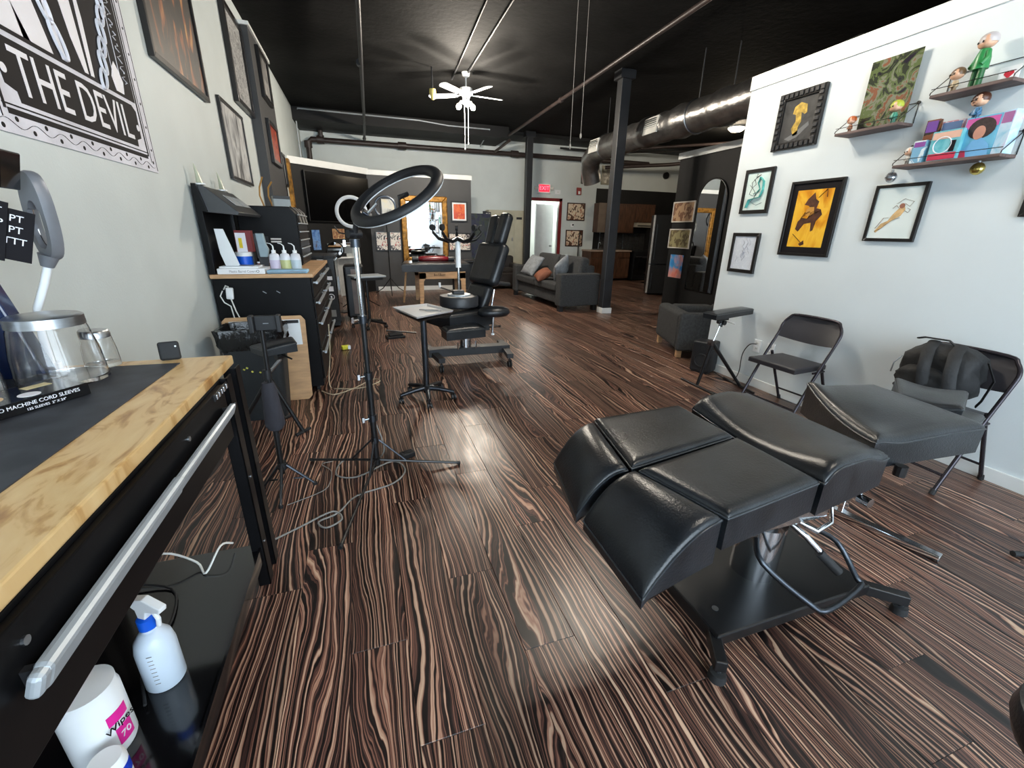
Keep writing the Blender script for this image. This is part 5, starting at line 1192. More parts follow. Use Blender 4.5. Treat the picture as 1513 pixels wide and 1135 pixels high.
MB().bb((-.1, -.05, .83), (.02, .0, .9)).obj('figurine_base', m_dark, t)
for lb, s_, z, w_, h_, am in (('small blue figure picture low on the angled black wall', .38, 1.17, .2, .4, art('blue_figure_print', [rgb(40, 80, 150), rgb(110, 150, 200), rgb(80, 60, 60)], 8, 1)),
                              ('small cream and brown print under the television', .93, 1.29, .3, .2, art('cream_print', [rgb(210, 190, 140), rgb(110, 50, 40), rgb(220, 200, 150)], 10, 1))):
    p = diag(s_, .006, z); picture(lb, p[0], p[1], p[2], w_, h_, DA, am, .008, m_wood if 'cream' in lb else m_frame, depth=.012)
tv = thing('television', 'large black wall mounted television on the angled black wall', 'television', diag(1.03, .03, 1.98), DA)
MB().bb((-.78, -.04, -.46), (.78, .02, .46)).obj('television_body', m_black, tv, bevel=.006)
MB().bb((-.765, -.0415, -.445), (.765, -.04, .445)).obj('screen', mat('screen_glass', rgb(5, 5, 6), .15, spec=.35, var=0), tv)
# background ring lights
def small_ring(label, x, y, z, R, rw, white, pole_top, nrm=(0.0, -1, 0)):
    t = thing('ring_light', label, 'ring light', (x, y, 0))
    MB().ring((0, 0, z), R-rw/2, rw/2, nrm, 40, .35).obj('ring_head', m_led if white else m_dsteel, t, smooth=50)
    MB().cyl((0, .03, .1), (0, .03, z-R), .012, seg=8).obj('pole', m_black, t, smooth=40)
    MB().box((0, .02, z-R-.02), (.06, .03, .05)).obj('bracket', m_black, t)
    for k in range(3):
        q = 2*PI*k/3+.5; MB().tube([(0, .03, .35), (.2*math.cos(q), .03+.2*math.sin(q), .12), (.38*math.cos(q), .03+.38*math.sin(q), .01)], .01, 6).obj('leg', m_black, t, smooth=50)
    return t
small_ring('white faced ring light in front of the black television', -.11, 8.4, 1.67, .27, .065, True, 1.3)
small_ring('grey ring light on thin stand left of the gold framed mirror', .56, 10.3, 1.85, .24, .05, False, 1.3)
for i, (lx, ly) in enumerate(((.02, 6.75),)):
    t = thing('instrument_tray', 'farther black stand with silver tray behind the tall ring light', 'tray stand', (lx, ly, 0), .3)
    MB().bb((-.22, -.18, .74), (.24, .17, .765)).obj('tray', m_alu, t, bevel=.006); MB().bb((-.18, -.14, .7), (.2, .14, .74)).obj('tray_frame', m_black, t)
    MB().cyl((0, 0, .08), (0, 0, .7), .022, seg=12).obj('pole', m_black, t, smooth=40)
    for k in range(5):
        q = 2*PI*k/5+.5; lg = MB().tube([(0, 0, .1), (.26*math.cos(q), .26*math.sin(q), .06)], [.025, .015], 8).obj('leg', m_black, t); caster(lg, .25*math.cos(q), .25*math.sin(q), .06, .025)
o = thing('foot_switch', 'black pedal unit on the floor beside the farther tray stand', 'pedal', (.33, 5.95, 0), .2)
MB().bb((-.12, -.08, 0), (.12, .08, .03)).obj('base', m_black, o, bevel=.005); MB().box((0, 0, .05), (.18, .12, .02), (.15, 0, 0)).obj('plate', m_dsteel, o); MB().cyl((-.1, .09, .09), (.3, .02, .03), .012, seg=8).obj('bar', m_black, o)
pipe('cable', 'pale cable dropping beside the cabinet and looping on the floor', [(-.36, 4.3, .55), (-.37, 4.2, .3), (-.4, 4.1, .02), (-.3, 4.0, .006), (-.1, 3.98, .006), (.05, 4.12, .006), (-.02, 4.2, .006), (-.15, 4.02, .006), (-.34, 3.86, .006), (-.46, 3.98, .006)], .005, mat('beige_cord', rgb(180, 166, 140), .5), 'cable')
o = MB().box((-.3, 5.45, .03), (.09, .06, .05), (0, 0, .3)).obj('yellow_block', mat('yellow_foam', rgb(214, 210, 60), .7), None, bevel=.01); tag(o, 'small yellow block on floor beside the tool cabinet', 'block')
MB().box((-.26, 5.45, .03), (.03, .05, .045), (0, 0, .3)).obj('pale_side', m_paper, o)

# ================================================================== MIDDLE BACK: mirror, flash prints
mr = thing('gold_framed_mirror', 'large mirror with ornate gold frame on the grey back partition', 'mirror', (1.46, 10.85, 0), .03)
fx0, fx1, fz0, fz1, fw_ = -.54, .54, .66, 2.14, .13
for pts_ in ([(fx0, fz0), (fx1, fz0), (fx1-fw_, fz0+fw_), (fx0+fw_, fz0+fw_)], [(fx0, fz1), (fx1, fz1), (fx1-fw_, fz1-fw_), (fx0+fw_, fz1-fw_)],
             [(fx0, fz0), (fx0, fz1), (fx0+fw_, fz1-fw_), (fx0+fw_, fz0+fw_)], [(fx1, fz0), (fx1, fz1), (fx1-fw_, fz1-fw_), (fx1-fw_, fz0+fw_)]):
    MB().prism(pts_, -.07, 0).obj('frame_rail', m_gold, mr, bevel=.02)
MB().bb((fx0+fw_, -.03, fz0+fw_), (fx1-fw_, -.02, fz1-fw_)).obj('mirror_glass', m_mirror, mr)
a_flash = art('tattoo_flash_sheet', [rgb(70, 62, 62), rgb(226, 218, 206), rgb(170, 70, 66), rgb(120, 110, 106)], 11, 1.5, hard=True)
picture('black framed orange and red portrait print right of the gold mirror', 2.3, 10.893, 1.83, .4, .46, 0, art('orange_red_portrait', [rgb(170, 40, 24), rgb(226, 110, 50), rgb(200, 60, 34), rgb(236, 160, 90)], 5, 1), .03, mount=.035, depth=.03)
picture('black framed tattoo flash sheet low right of the gold mirror', 2.3, 10.893, 1.14, .56, .42, 0, a_flash, .025, depth=.03)
picture('black framed tattoo flash sheet low left, left one of pair', .47, 10.893, 1.14, .29, .43, 0, a_flash, .02, depth=.03)
picture('black framed tattoo flash sheet low left beside the gold mirror', .77, 10.893, 1.14, .27, .43, 0, a_flash, .02, depth=.03)
picture('black framed pale print partly behind the tall ring light', .66, 10.893, 1.86, .34, .42, 0, art('pale_window_print', [rgb(236, 226, 190), rgb(220, 220, 214), rgb(90, 90, 90)], 4, 1), .025, depth=.03)
t = thing('ink_poster', 'dark blue and black poster standing right of the grey partition', 'poster', (2.98, 11.62, 0))
MB().bb((-.28, -.02, .55), (.3, .0, 1.83)).obj('panel', art('dark_blue_poster', [rgb(18, 18, 22), rgb(30, 30, 60), rgb(50, 58, 40), rgb(20, 18, 20)], 2.5, 2), t)
MB().bb((-.02, -.03, .55), (.2, -.021, .95)).obj('tan_figure', mat('tan_figure_print', rgb(150, 92, 62), .5), t)
MB().bb((-.3, -.03, 0), (.32, .03, .55)).obj('stand', m_black, t)
t = thing('wall_rack', 'black vertical rack with pale clips beside the beige lockers', 'rack', (3.22, 11.75, 0))
MB().bb((-.1, 0, .0), (.0, .03, 1.9)).obj('upright', m_black, t); MB().bb((-.02, -.03, 1.5), (.02, .0, 1.85)).obj('clip', m_grille, t); MB().bb((.05, -.03, 1.5), (.09, .0, 1.85)).obj('clip', m_grille, t); MB().bb((.0, 0, 0), (.12, .03, 1.88)).obj('upright', m_dark, t)
lk = thing('locker_bank', 'beige metal locker bank behind the second tattoo chair', 'lockers', (3.92, 12.2, 0))
m_beige = mat('beige_enamel', rgb(178, 174, 154), .4, var=.05)
MB().bb((-.57, -.2, .02), (.52, .2, 1.95)).obj('carcass', m_beige, lk, bevel=.005)
for k in range(3):
    d_ = MB().bb((-.55+.36*k, -.215, .06), (-.21+.36*k, -.2, 1.92)).obj('door', m_beige, lk, bevel=.004)
    MB().bb((-.27+.36*k, -.23, 1.15), (-.24+.36*k, -.215, 1.25)).obj('door_handle', m_steel, d_); MB().bb((-.5+.36*k, -.218, 1.72), (-.34+.36*k, -.215, 1.78)).obj('vent_slot', m_dark, d_)
ht = thing('column_heater', 'beige oil filled column heater behind the chair', 'heater', (2.62, 10.45, 0))
for k in range(7): MB().bb((-.2+.06*k, -.06, .08), (-.155+.06*k, .06, .66)).obj('fin', mat('heater_cream', rgb(196, 168, 146), .4), ht, bevel=.015)
MB().bb((-.22, -.03, .3), (.22, .03, .34)).bb((-.2, -.1, 0), (-.16, .1, .08)).obj('frame', m_dark, ht); MB().bb((.16, -.1, 0), (.2, .1, .08)).obj('foot', m_dark, ht)
t = thing('side_table', 'black side table with dark cloth behind the chair', 'table', (2.25, 9.9, 0))
MB().bb((-.35, -.2, .72), (.4, .2, .78)).obj('tabletop', m_black, t, bevel=.02)
for a in (-.3, .34):
    for b_ in (-.15, .15): MB().cyl((a, b_, 0), (a, b_, .72), .02, seg=8).obj('leg', m_black, t)
MB().bb((-.3, .1, .1), (.34, .14, .7)).obj('modesty_panel', m_dark, t)

# ================================================================== SECOND TATTOO CHAIR with stool on it
c2 = thing('tattoo_chair', 'upright black tattoo chair with tilted split headrest in mid room', 'tattoo chair', (1.02, 4.55, 0))
bs = MB().bb((-.44, -.07, .10), (.48, .07, .185)).obj('base_beam', m_beam, c2, bevel=.004)
for x, a in ((-.38, .12), (.44, -.12)):
    lg = MB().box((x, 0, .13), (.07, .66, .05), (0, 0, a)).obj('cross_foot', m_beam, c2, bevel=.003)
    for s_ in (-1, 1): caster(lg, x-s_*a*.3, s_*.3, .11, .035, m_rubber)
MB().cyl((-.02, 0, .18), (-.02, 0, .40), .062, seg=24).obj('column', m_chrome, c2, smooth=40)
for s_ in (-1, 1): MB().cyl((-.02+s_*.1, -.08, .18), (-.02+s_*.1, -.08, .26), .01, seg=8).obj('lock_screw', m_chrome, c2)
MB().bb((-.3, -.2, .40), (.2, .2, .455)).obj('seat_frame', m_black, c2)
cushion([(-.38, -.26), (.16, -.26), (.16, .26), (-.38, .26)], .60, .14, .07, 'seat_pad', m_leather, c2, h=lambda u, v: .03*(2*v-1)**2, n=12)
cushion([(-.36, -.46), (.06, -.42), (.06, -.22), (-.36, -.26)], .50, .12, .06, 'leg_pad', m_leather, c2, n=8)
def padbox(name, c, d, r, parent=c2, bev=.045):
    o = MB().box((0, 0, 0), d).obj(name, m_leather, parent, bevel=bev, bseg=4, smooth=60); o.location = c; o.rotation_euler = r
    for p in o.data.polygons: p.use_smooth = True
    return o
bt = .38
padbox('lower_back_pad', (.16, 0, .72), (.11, .36, .28), (0, bt, 0))
padbox('back_pad', (.30, .0, 1.06), (.13, .46, .46), (0, bt, 0), bev=.055)
padbox('headrest_pad', (.42, -.1, 1.42), (.11, .15, .34), (.06, bt*.8, 0))
padbox('headrest_pad', (.45, .1, 1.40), (.11, .15, .34), (-.06, bt*.8, 0))
MB().cyl((.2, .0, .58), (.42, 0, 1.3), .016, seg=8).obj('back_rod', m_chrome, c2)
for s_ in (-.1, .1): MB().cyl((.3, s_, .8), (.24, s_, .5), .01, seg=8).obj('support_strut', m_chrome, c2)
o = MB().lathe([(.0001, .035), (.1, .03), (.15, .015), (.165, -.01), (.14, -.03), (.0001, -.035)], (0, 0, 0), 28, Matrix.Diagonal((1.05, .65, 1.5, 1))).obj('armrest_pad', m_leather, c2, smooth=60); o.location = (.2, -.36, .63)
MB().cyl((.2, -.36, .6), (.19, -.36, .40), .012, seg=10).obj('armrest_post', m_chrome, c2); MB().cyl((.19, -.36, .385), (.19, -.36, .405), .018, seg=10).obj('post_knob', m_white, c2)
MB().tube([(.19, -.36, .45), (.1, -.2, .42)], .012, 6).obj('armrest_arm', m_chrome, c2)
MB().tube([(.4, 0, .86), (.5, -.02, .84), (.58, -.02, .83)], .022, 8).obj('grip', m_rubber, c2)
us = thing('rolling_stool', 'rolling stool turned upside down on the seat of the upright tattoo chair', 'stool', (.93, 4.5, .642))
MB().lathe([(0, 0), (.19, 0), (.205, .015), (.205, .1), (.195, .115), (0, .115)], seg=36).obj('seat', mat('ribbed_black_vinyl', rgb(38, 40, 44), .4), us, smooth=40)
MB().cyl((0, 0, .115), (0, 0, .13), .12, seg=24).obj('seat_plate', m_alu, us)
MB().box((-.01, 0, .15), (.12, .09, .04)).obj('mechanism', m_black, us, bevel=.008); MB().tube([(-.05, 0, .15), (-.16, 0, .19), (-.2, 0, .2)], .008, 6).obj('lever', m_black, us); MB().cyl((-.2, 0, .2), (-.2, 0, .25), .012, seg=8).obj('lever_knob', m_white, us)
MB().cyl((0, 0, .15), (0, 0, .42), .014, seg=12).obj('gas_rod', m_chrome, us, smooth=40); MB().cyl((0, 0, .40), (0, 0, .68), .027, seg=16).obj('gas_cylinder', m_white, us, smooth=40)
for k in range(5):
    q = 2*PI*k/5+.15; c_, s_ = math.cos(q), math.sin(q)
    lg = MB().tube([(0, 0, .68), (.1*c_, .1*s_, .655), (.2*c_, .2*s_, .68), (.26*c_, .26*s_, .74)], [.024, .02, .017, .013], 8).obj('leg', m_dsteel if k % 2 else m_black, us, smooth=50)
    MB().cyl((.262*c_-.014*s_, .262*s_+.014*c_, .785), (.262*c_+.014*s_, .262*s_-.014*c_, .785), .03, seg=12).cyl((.26*c_, .26*s_, .74), (.26*c_, .26*s_, .775), .008, seg=6).obj('caster', m_rubber, lg, smooth=40)

for o in kids(c2):
    if o.name.split('.')[0] in ('seat_pad', 'leg_pad', 'lower_back_pad', 'back_pad', 'headrest_pad', 'back_rod', 'support_strut', 'grip', 'armrest_arm'):
        ang_ = .38 if o.name[0] != 'l' or 'back' in o.name else .1
        Mz = Matrix.Rotation(ang_, 4, 'Z')
        o.matrix_local = Mz @ (Matrix.Translation(o.location) @ o.rotation_euler.to_matrix().to_4x4())
# ================================================================== MASSAGE TABLE
mt = thing('massage_table', 'folding massage table with black pad and pale wooden legs', 'massage table', (1.4, 9.0, 0), .0)
cushion([(-.72, -.45), (.62, -.38), (.66, .38), (-.6, .38)], .80, .16, .05, 'table_pad', m_leather, mt, n=10, pipe=False)
for y0 in (-.4, .3):
    for x0, dx in ((-.38, 1), (.5, -1)):
        MB().prism([(x0-.02*dx, 0), (x0+.04*dx, 0), (x0+.06*dx, .1), (x0+.07*dx, .45), (x0+.12*dx, .53), (x0+.12*dx, .62), (x0-.02*dx, .62)], y0, y0+.03).obj('leg', m_wood, mt, bevel=.003)
    MB().bb((-.4, y0, .5), (.52, y0+.03, .63)).obj('apron', m_wood, mt, bevel=.003)
ctext('BodiBest', .07, 'apron_lettering', m_ink, mt, (-.0, -.4015, .575), sx=.9)
MB().cyl((-.68, .0, .0), (-.6, .0, .64), .02, seg=8).obj('brace', m_wood, mt)
rb = thing('bolster', 'dark red cushion bolster lying on the massage table', 'bolster', (1.35, 9.0, .855))
MB().lathe([(.0001, -.33), (.05, -.31), (.075, -.2), (.08, 0), (.075, .2), (.05, .31), (.0001, .33)], (0, 0, 0), 20, Matrix.Diagonal((1, 1, .8, 1)) @ Matrix.Rotation(PI/2, 4, 'Y')).obj('cushion', mat('oxblood_vinyl', rgb(104, 22, 30), .25), rb, smooth=60)
for s_ in (-1, 1): MB().cyl((s_*.3, 0, 0), (s_*.42, 0, 0), .06, seg=16).obj('end_pad', m_leather, rb, smooth=40)
t = thing('face_cradle', 'black round face cradle base on the far side of the massage table', 'cradle', (1.55, 9.28, .82))
MB().lathe([(0, 0), (.2, 0), (.21, .03), (.18, .06), (0, .06)], seg=24).obj('pad', m_leather, t, smooth=50); MB().lathe([(0, .06), (.1, .06), (.09, .1), (0, .1)], seg=20).obj('cushion', m_leather, t, smooth=50)

# ================================================================== SOFAS
sf = thing('sofa', 'dark grey fabric sofa beside the near black column', 'sofa', (3.75, 8.45, 0), .04)
S = m_sofa
MB().bb((-.36, -1.0, .12), (.42, 1.05, .36)).obj('base', S, sf, bevel=.03)
MB().bb((-.42, -1.2, .1), (.42, -.98, .69)).obj('arm', S, sf, bevel=.03, bseg=3); MB().bb((-.42, 1.05, .1), (.42, 1.27, .69)).obj('arm', S, sf, bevel=.03, bseg=3)
MB().bb((.2, -.98, .3), (.42, 1.05, .82)).obj('backrest', S, sf, bevel=.05, bseg=3)
for y in (-.98, .04): MB().bb((-.42, y, .35), (.22, y+1.0, .5)).obj('seat_cushion', S, sf, bevel=.04, bseg=4); o = MB().box((.18, y+.5, .72), (.2, .96, .5), (0, .2, 0)).obj('back_cushion', S, sf, bevel=.07, bseg=4)
for sx, sy in ((-.36, -1.1), (.36, -1.1), (-.36, 1.18), (.36, 1.18)): MB().bb((sx-.04, sy-.05, 0), (sx+.04, sy+.05, .1)).obj('leg', m_dark, sf)
def throw(label, x, y, z, w_, rx_, ry_, rz_, m):
    t = thing('throw_pillow', label, 'pillow', (x, y, z), rz_); mb = MB(); N_ = 12
    g = lambda i, j, s_: Vector(((.02+.07*(1-(2*i/N_-1)**4)*(1-(2*j/N_-1)**4))*s_, (i/N_-.5)*w_, (j/N_-.5)*w_))
    for s_ in (-1, 1): mb.v += [tuple(g(i, j, s_)) for i in range(N_+1) for j in range(N_+1)]
    M_ = (N_+1)**2
    for i in range(N_):
        for j in range(N_):
            a = i*(N_+1)+j; mb.f += [(a, a+1, a+N_+2, a+N_+1), (M_+a, M_+a+N_+1, M_+a+N_+2, M_+a+1)]
    ed = [(i, 0) for i in range(N_+1)]+[(N_, j) for j in range(1, N_+1)]+[(i, N_) for i in range(N_-1, -1, -1)]+[(0, j) for j in range(N_-1, 0, -1)]
    for k in range(len(ed)):
        a = ed[k][0]*(N_+1)+ed[k][1]; b_ = ed[(k+1) % len(ed)]; b_ = b_[0]*(N_+1)+b_[1]; mb.f.append((a, b_, M_+b_, M_+a))
    o = mb.obj('pillow_body', m, t, smooth=70); o.rotation_euler = (rx_, ry_, 0)
    MB().tube([(0, (a-.5)*w_, (b_-.5)*w_) for a, b_ in ((0, 0), (1, 0), (1, 1), (0, 1))], .006, 6, True).obj('seam', m, o)
    return t
m_gp = mat('silver_grey_velvet', rgb(128, 132, 136), .8, var=.15, vscale=20)
throw('silver grey pillow at the far end of the sofa', 3.5, 9.0, .72, .46, .1, .65, .25, m_gp)
throw('pale grey pillow standing near the sofa arm', 3.66, 7.86, .73, .42, .6, .35, -.9, m_gp)
throw('small orange brown pillow lying between the grey pillows', 3.42, 8.2, .6, .32, .3, 1.0, .1, mat('rust_cloth', rgb(124, 74, 52), .8))
ls = thing('leather_sofa', 'dark leather sofa in the back behind the second tattoo chair', 'sofa', (3.35, 11.1, 0))
m_dl = mat('dark_brown_leather', rgb(40, 35, 33), .4, var=.2)
MB().bb((-.5, -.45, .08), (.5, .4, .42)).obj('base', m_dl, ls, bevel=.04); MB().bb((-.5, .2, .3), (.5, .42, .8)).obj('backrest', m_dl, ls, bevel=.06, bseg=3)
for x in (-.5, .36): MB().bb((x, -.45, .1), (x+.16, .4, .62)).obj('arm', m_dl, ls, bevel=.05, bseg=3)
MB().bb((-.34, -.42, .4), (.36, .2, .52)).obj('seat_cushion', m_dl, ls, bevel=.04, bseg=3)
t = thing('black_box', 'black storage box on the floor between the two sofas', 'box', (4.75, 11.1, 0)); MB().bb((-.3, -.2, 0), (.3, .2, .72)).obj('carton', m_black, t, bevel=.01); MB().bb((-.31, -.21, .72), (.31, .21, .78)).obj('lid', m_dark, t, bevel=.01)

# ================================================================== BACK WALL ITEMS
ex = thing('exit_sign', 'lit red EXIT sign with two side lamps above doorway', 'sign', (5.17, YB-.002, 2.6))
MB().bb((-.2, -.05, -.14), (.2, 0, .12)).obj('housing', m_white, ex, bevel=.006)
m_exit = mat('exit_red_glow', rgb(255, 30, 50), .4, emit=1.6, ecol=rgb(255, 24, 44), var=0)
MB().bb((-.16, -.055, -.09), (.16, -.05, .09)).obj('red_face', m_exit, ex)
ctext('EXIT', .15, 'exit_lettering', mat('exit_letter', rgb(250, 150, 160), .4, emit=1.2, ecol=rgb(255, 120, 140)), ex, (0, -.0565, 0))
for s_ in (-1, 1): MB().cyl((s_*.21, -.02, 0), (s_*.29, -.03, 0), .035, .05, seg=14).obj('side_lamp', m_grille, ex, smooth=40)
t = thing('fire_strobe', 'small red fire alarm strobe on back wall', 'alarm', (6.3, YB-.001, 2.57)); MB().bb((-.07, -.04, -.1), (.07, 0, .1)).obj('housing', mat('alarm_red', rgb(140, 14, 20), .4), t, bevel=.006); MB().bb((-.03, -.055, -.08), (.03, -.04, .0)).obj('lens', m_white, t)
t = thing('junction_plate', 'small white plate on the wall right of exit sign', 'plate', (5.62, YB-.001, 2.52)); MB().bb((-.09, -.015, -.06), (.09, 0, .06)).obj('plate', m_white, t, bevel=.003); MB().cyl((0, -.015, 0), (0, -.02, 0), .02, seg=12).obj('knob', m_grille, t)
a_moth = art('butterfly_chart', [rgb(96, 64, 48), rgb(228, 210, 184), rgb(168, 110, 84), rgb(228, 210, 184)], 9, .8, hard=True)
picture('upper framed insect chart right of the doorway', 6.25, YB-.001, 2.0, .6, .5, 0, a_moth, .03, mat('reddish_frame', rgb(50, 22, 18), .4))
picture('lower framed insect chart right of the doorway', 6.24, YB-.001, 1.245, .58, .48, 0, a_moth, .03, mat('reddish_frame', rgb(50, 22, 18), .4))
t = thing('thermostat', 'small white thermostat between the two insect charts', 'thermostat', (6.15, YB-.001, 1.62)); MB().bb((-.05, -.02, -.05), (.05, 0, .05)).obj('case', m_white, t, bevel=.006); MB().cyl((.02, -.02, .01), (.02, -.03, .01), .025, seg=14).obj('dial', m_ink, t)
picture('dark framed picture half hidden behind the bent foil duct', 6.55, YB-.001, 3.03, .4, .5, 0, art('blue_grey_print', [rgb(70, 90, 100), rgb(150, 160, 166), rgb(40, 44, 50)], 5, 1), .03)
picture('pale framed picture high on back wall beside near column', 7.2, YB-.001, 3.05, .36, .52, 0, art('pale_square_print', [rgb(200, 196, 176), rgb(90, 84, 76), rgb(220, 214, 196)], 4, 1), .05, mat('olive_frame', rgb(120, 116, 96), .4))
t = thing('wall_speaker', 'small round black speaker on the upper back wall', 'speaker', (9.3, YB-.001, 3.15)); MB().cyl((0, 0, 0), (0, -.06, 0), .1, seg=18).obj('housing', m_black, t, smooth=40); MB().cyl((0, -.06, 0), (0, -.065, 0), .08, seg=18).obj('grille', m_dark, t)
o = thing('broom', 'dark handle leaning on wall behind the sofa', 'broom', (6.36, 12.5, 0)); MB().tube([(0, 0, 0.1), (.0, 0, 1.2), (.06, .05, 1.42)], .02, 8).obj('handle', m_black, o, smooth=50); MB().bb((-.15, -.04, 0), (.15, .04, .12)).obj('brush', m_dark, o)
t = thing('notice_sign', 'small red and white notice on the hallway wall', 'sign', (4.98, YB+2.385, 1.45)); MB().bb((-.17, -.01, -.28), (.17, 0, .22)).obj('plate', m_white, t); MB().bb((-.13, -.014, -.2), (.13, -.01, .16)).obj('red_panel', mat('notice_red', rgb(190, 30, 40), .5), t); MB().bb((-.07, -.018, -.1), (.07, -.014, .1)).obj('white_symbol', m_white, t)
# kitchen
kc = thing('kitchen_wall_cabinet', 'brown wooden wall cabinets in the dark kitchen', 'cabinet', (7.8, YB-.022, 0))
MB().bb((-.95, -.33, 1.43), (.3, 0, 2.26)).obj('carcass', m_oak, kc); MB().bb((.3, -.33, 1.74), (1.02, 0, 2.27)).obj('carcass', m_oak, kc)
MB().bb((-.97, -.34, 1.43), (-.72, -.335, 2.26)).obj('end_panel', mat('grey_oak', rgb(110, 96, 84), .5), kc)
for a, b_, z0 in ((-.7, -.3, 1.45), (-.28, .28, 1.45), (.32, .66, 1.76), (.68, 1.0, 1.76)):
    d_ = MB().bb((a, -.35, z0), (b_, -.33, 2.24)).obj('door', m_oak, kc, bevel=.004)
    MB().bb((a+.05, -.356, z0+.06), (b_-.05, -.35, 2.18)).obj('door_panel', m_oak, d_, bevel=.003)
hd = thing('range_hood', 'pale range hood under the right kitchen cabinets', 'hood', (8.46, YB-.022, 1.6)); MB().prism([(-.38, 0), (.34, 0), (.32, .13), (-.34, .13)], -.45, 0).obj('hood_body', mat('dull_white_enamel', rgb(150, 144, 130), .4), hd, bevel=.01); MB().bb((-.3, -.455, .03), (.2, -.45, .06)).obj('switch_strip', m_dark, hd)
bs_ = thing('splashback', 'shiny pressed metal splashback behind the kitchen counter', 'splashback', (7.9, YB-.024, 0))
m_tin = mat('pressed_tin', rgb(130, 130, 130), .22, .9, var=.3, vscale=18, bump=.8, bscale=16)
k_ = 0
for i in range(9):
    x0 = -1.0+.21*i
    if i in (0,): continue
    MB().bb((x0, -.012, .93 if i < 6 else .8), (x0+.2, 0, 1.42)).obj('tin_panel', m_tin, bs_, bevel=.006)
kb = thing('kitchen_base_cabinet', 'brown kitchen base cabinet with pale counter', 'cabinet', (7.4, YB-.022, 0))
MB().bb((-.85, -.58, .08), (.5, 0, .88)).obj('carcass', m_oak, kb); MB().bb((-.88, -.62, .88), (.54, 0, .92)).obj('countertop', mat('pale_laminate', rgb(170, 150, 134), .4), kb, bevel=.004)
for a in (-.82, -.37, .08): d_ = MB().bb((a, -.6, .12), (a+.42, -.58, .68)).obj('door', m_oak, kb, bevel=.004); MB().bb((a, -.6, .7), (a+.42, -.58, .86)).obj('drawer', m_oak, kb, bevel=.004)
t = thing('kitchen_sink', 'steel basin on the left of kitchen counter', 'sink', (6.95, 12.2, .922)); MB().bb((-.2, -.15, 0), (.2, .15, .02)).obj('basin_rim', m_steel, t); MB().tube([(0, .1, .02), (0, .1, .2), (0, 0, .22), (0, -.03, .17)], .012, 8).obj('spout', m_chrome, t)
t = thing('stove', 'black stove right of the kitchen base cabinet', 'stove', (8.4, YB-.022, 0)); MB().bb((-.38, -.62, .02), (.36, 0, .9)).obj('stove_body', m_black, t, bevel=.006); MB().bb((-.34, -.635, .2), (.32, -.62, .7)).obj('oven_door', m_gloss, t); MB().bb((-.3, -.66, .72), (.28, -.64, .74)).obj('oven_handle', m_steel, t)
for i, (x, y) in enumerate(((8.15, 11.3), (8.75, 11.2))):
    t = thing('bar_stool', ['black bar stool with chrome post, left one in the kitchen', 'bar stool with white seat and chrome post in the kitchen'][i], 'stool', (x, y, 0))
    MB().lathe([(0, .0), (.2, 0), (.2, .015), (.03, .04), (.025, .7), (0, .7)], seg=20).obj('post', m_chrome, t, smooth=40)
    MB().box((0, 0, .74), (.36, .34, .05), (0, .05, 0)).obj('seat', m_white if i else m_dark, t, bevel=.02)
    MB().ring((0, 0, .3), .12, .008, (0, 0, 1), 20).obj('footrest', m_chrome, t)
fr = thing('refrigerator', 'black refrigerator with thin silver door edge beside the far black wall', 'refrigerator', (6.48, 8.95, 0), -.52)
MB().bb((-.02, .06, .03), (.68, .62, 1.83)).obj('cabinet_body', m_black, fr, bevel=.01)
for z0, z1 in ((.06, .72), (.74, 1.82)):
    d_ = MB().bb((.0, 0, z0), (.68, .06, z1)).obj('door', m_black_wall, fr, bevel=.004)
    MB().bb((-.03, -.006, z0), (.012, .06, z1)).obj('silver_edge', mat('fridge_steel', rgb(170, 164, 156), .35, .4), d_, bevel=.003)
    MB().bb((.06, -.03, z0+.1), (.08, -.01, z1-.2)).obj('door_handle', m_black, d_)
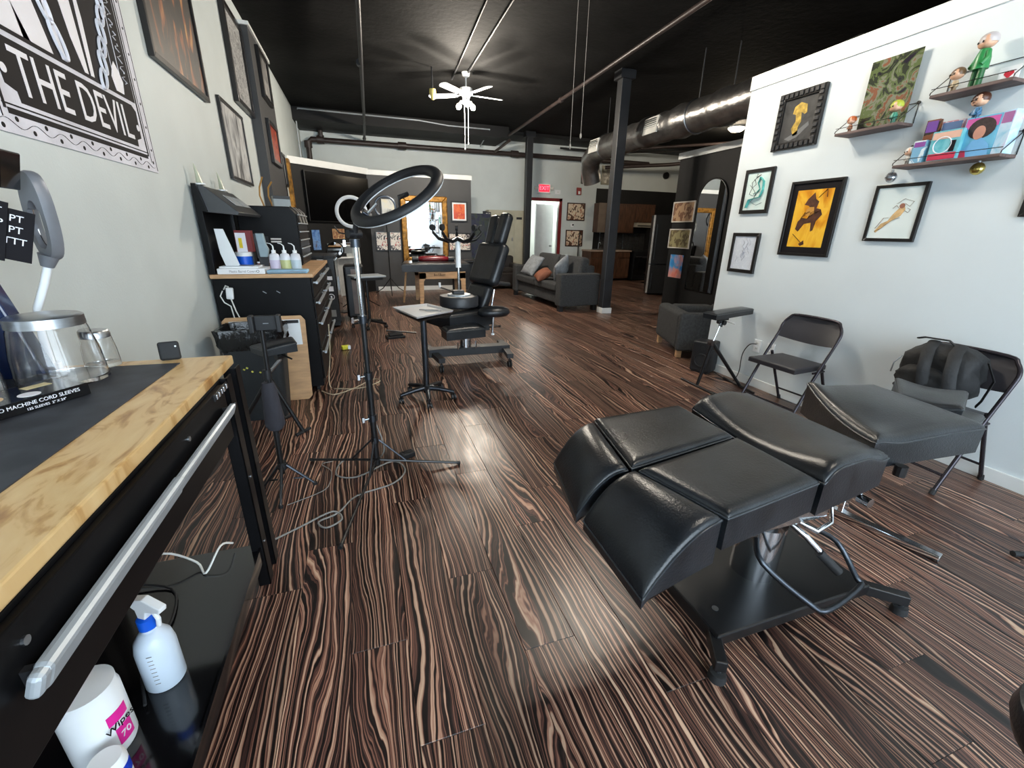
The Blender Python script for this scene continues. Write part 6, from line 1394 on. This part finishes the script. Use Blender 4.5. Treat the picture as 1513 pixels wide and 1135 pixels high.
t = thing('paper_note', 'small pale paper note on the dark kitchen wall', 'note', (9.35, YB-.022, 1.25)); MB().bb((-.08, -.003, -.1), (.08, 0, .1)).obj('sheet', m_paper, t); MB().bb((-.02, -.005, .08), (.02, -.003, .1)).obj('tape', m_cord_g, t)
# ================================================================== FAR RIGHT BLACK WALL
FX = 5.399
m_tan_frame = mat('white_frame_paint', rgb(206, 200, 190), .5)
a_tan = art('tan_chart', [rgb(176, 144, 112), rgb(120, 84, 62), rgb(186, 156, 124)], 10, .5, (1, 1, 1), hard=True)
a_olive = art('olive_chart', [rgb(150, 142, 104), rgb(104, 92, 66), rgb(162, 154, 118)], 10, .5, hard=True)
picture('upper pale framed tan chart on far black wall', FX, 6.67, 1.78, .56, .34, RR, a_tan, .02, m_tan_frame)
picture('middle pale framed olive chart on far black wall', FX, 6.68, 1.335, .56, .33, RR, a_olive, .02, m_tan_frame)
picture('unframed blue and pink lips print low on the far black wall', FX, 6.68, .86, .34, .4, RR, art('blue_pink_print', [rgb(30, 60, 170), rgb(60, 150, 210), rgb(226, 150, 130), rgb(220, 90, 100)], 2.4, 1.2), 0, depth=.02)
am_ = thing('arched_mirror', 'tall arched mirror with thin black rim on the far black wall', 'mirror', (FX, 6.02, 0), RR)
ar_pts = [(-.3, .5), (.3, .5)]+[(.3*math.cos(q), 1.95+.3*math.sin(q)) for q in [PI*i/24 for i in range(25)]]
MB().prism(ar_pts, -.02, -.004).obj('mirror_glass', m_mirror, am_)
MB().tube([(x*1.02, -.02, z) for x, z in ar_pts], .012, 8, True).obj('rim', m_frame, am_, smooth=60)
o = MB().bb((FX-.03, 4.6, 2.1), (FX-.001, 4.9, 2.5)).obj('canvas', mat('dusty_pink_canvas', rgb(150, 100, 98), .6), None, bevel=.003); tag(o, 'dusty pink canvas glimpsed past the white wall end', 'picture')
MB().bb((FX-.032, 4.62, 2.12), (FX-.03, 4.88, 2.48)).obj('painted_area', mat('dusty_pink_paint', rgb(160, 112, 108), .6), o)
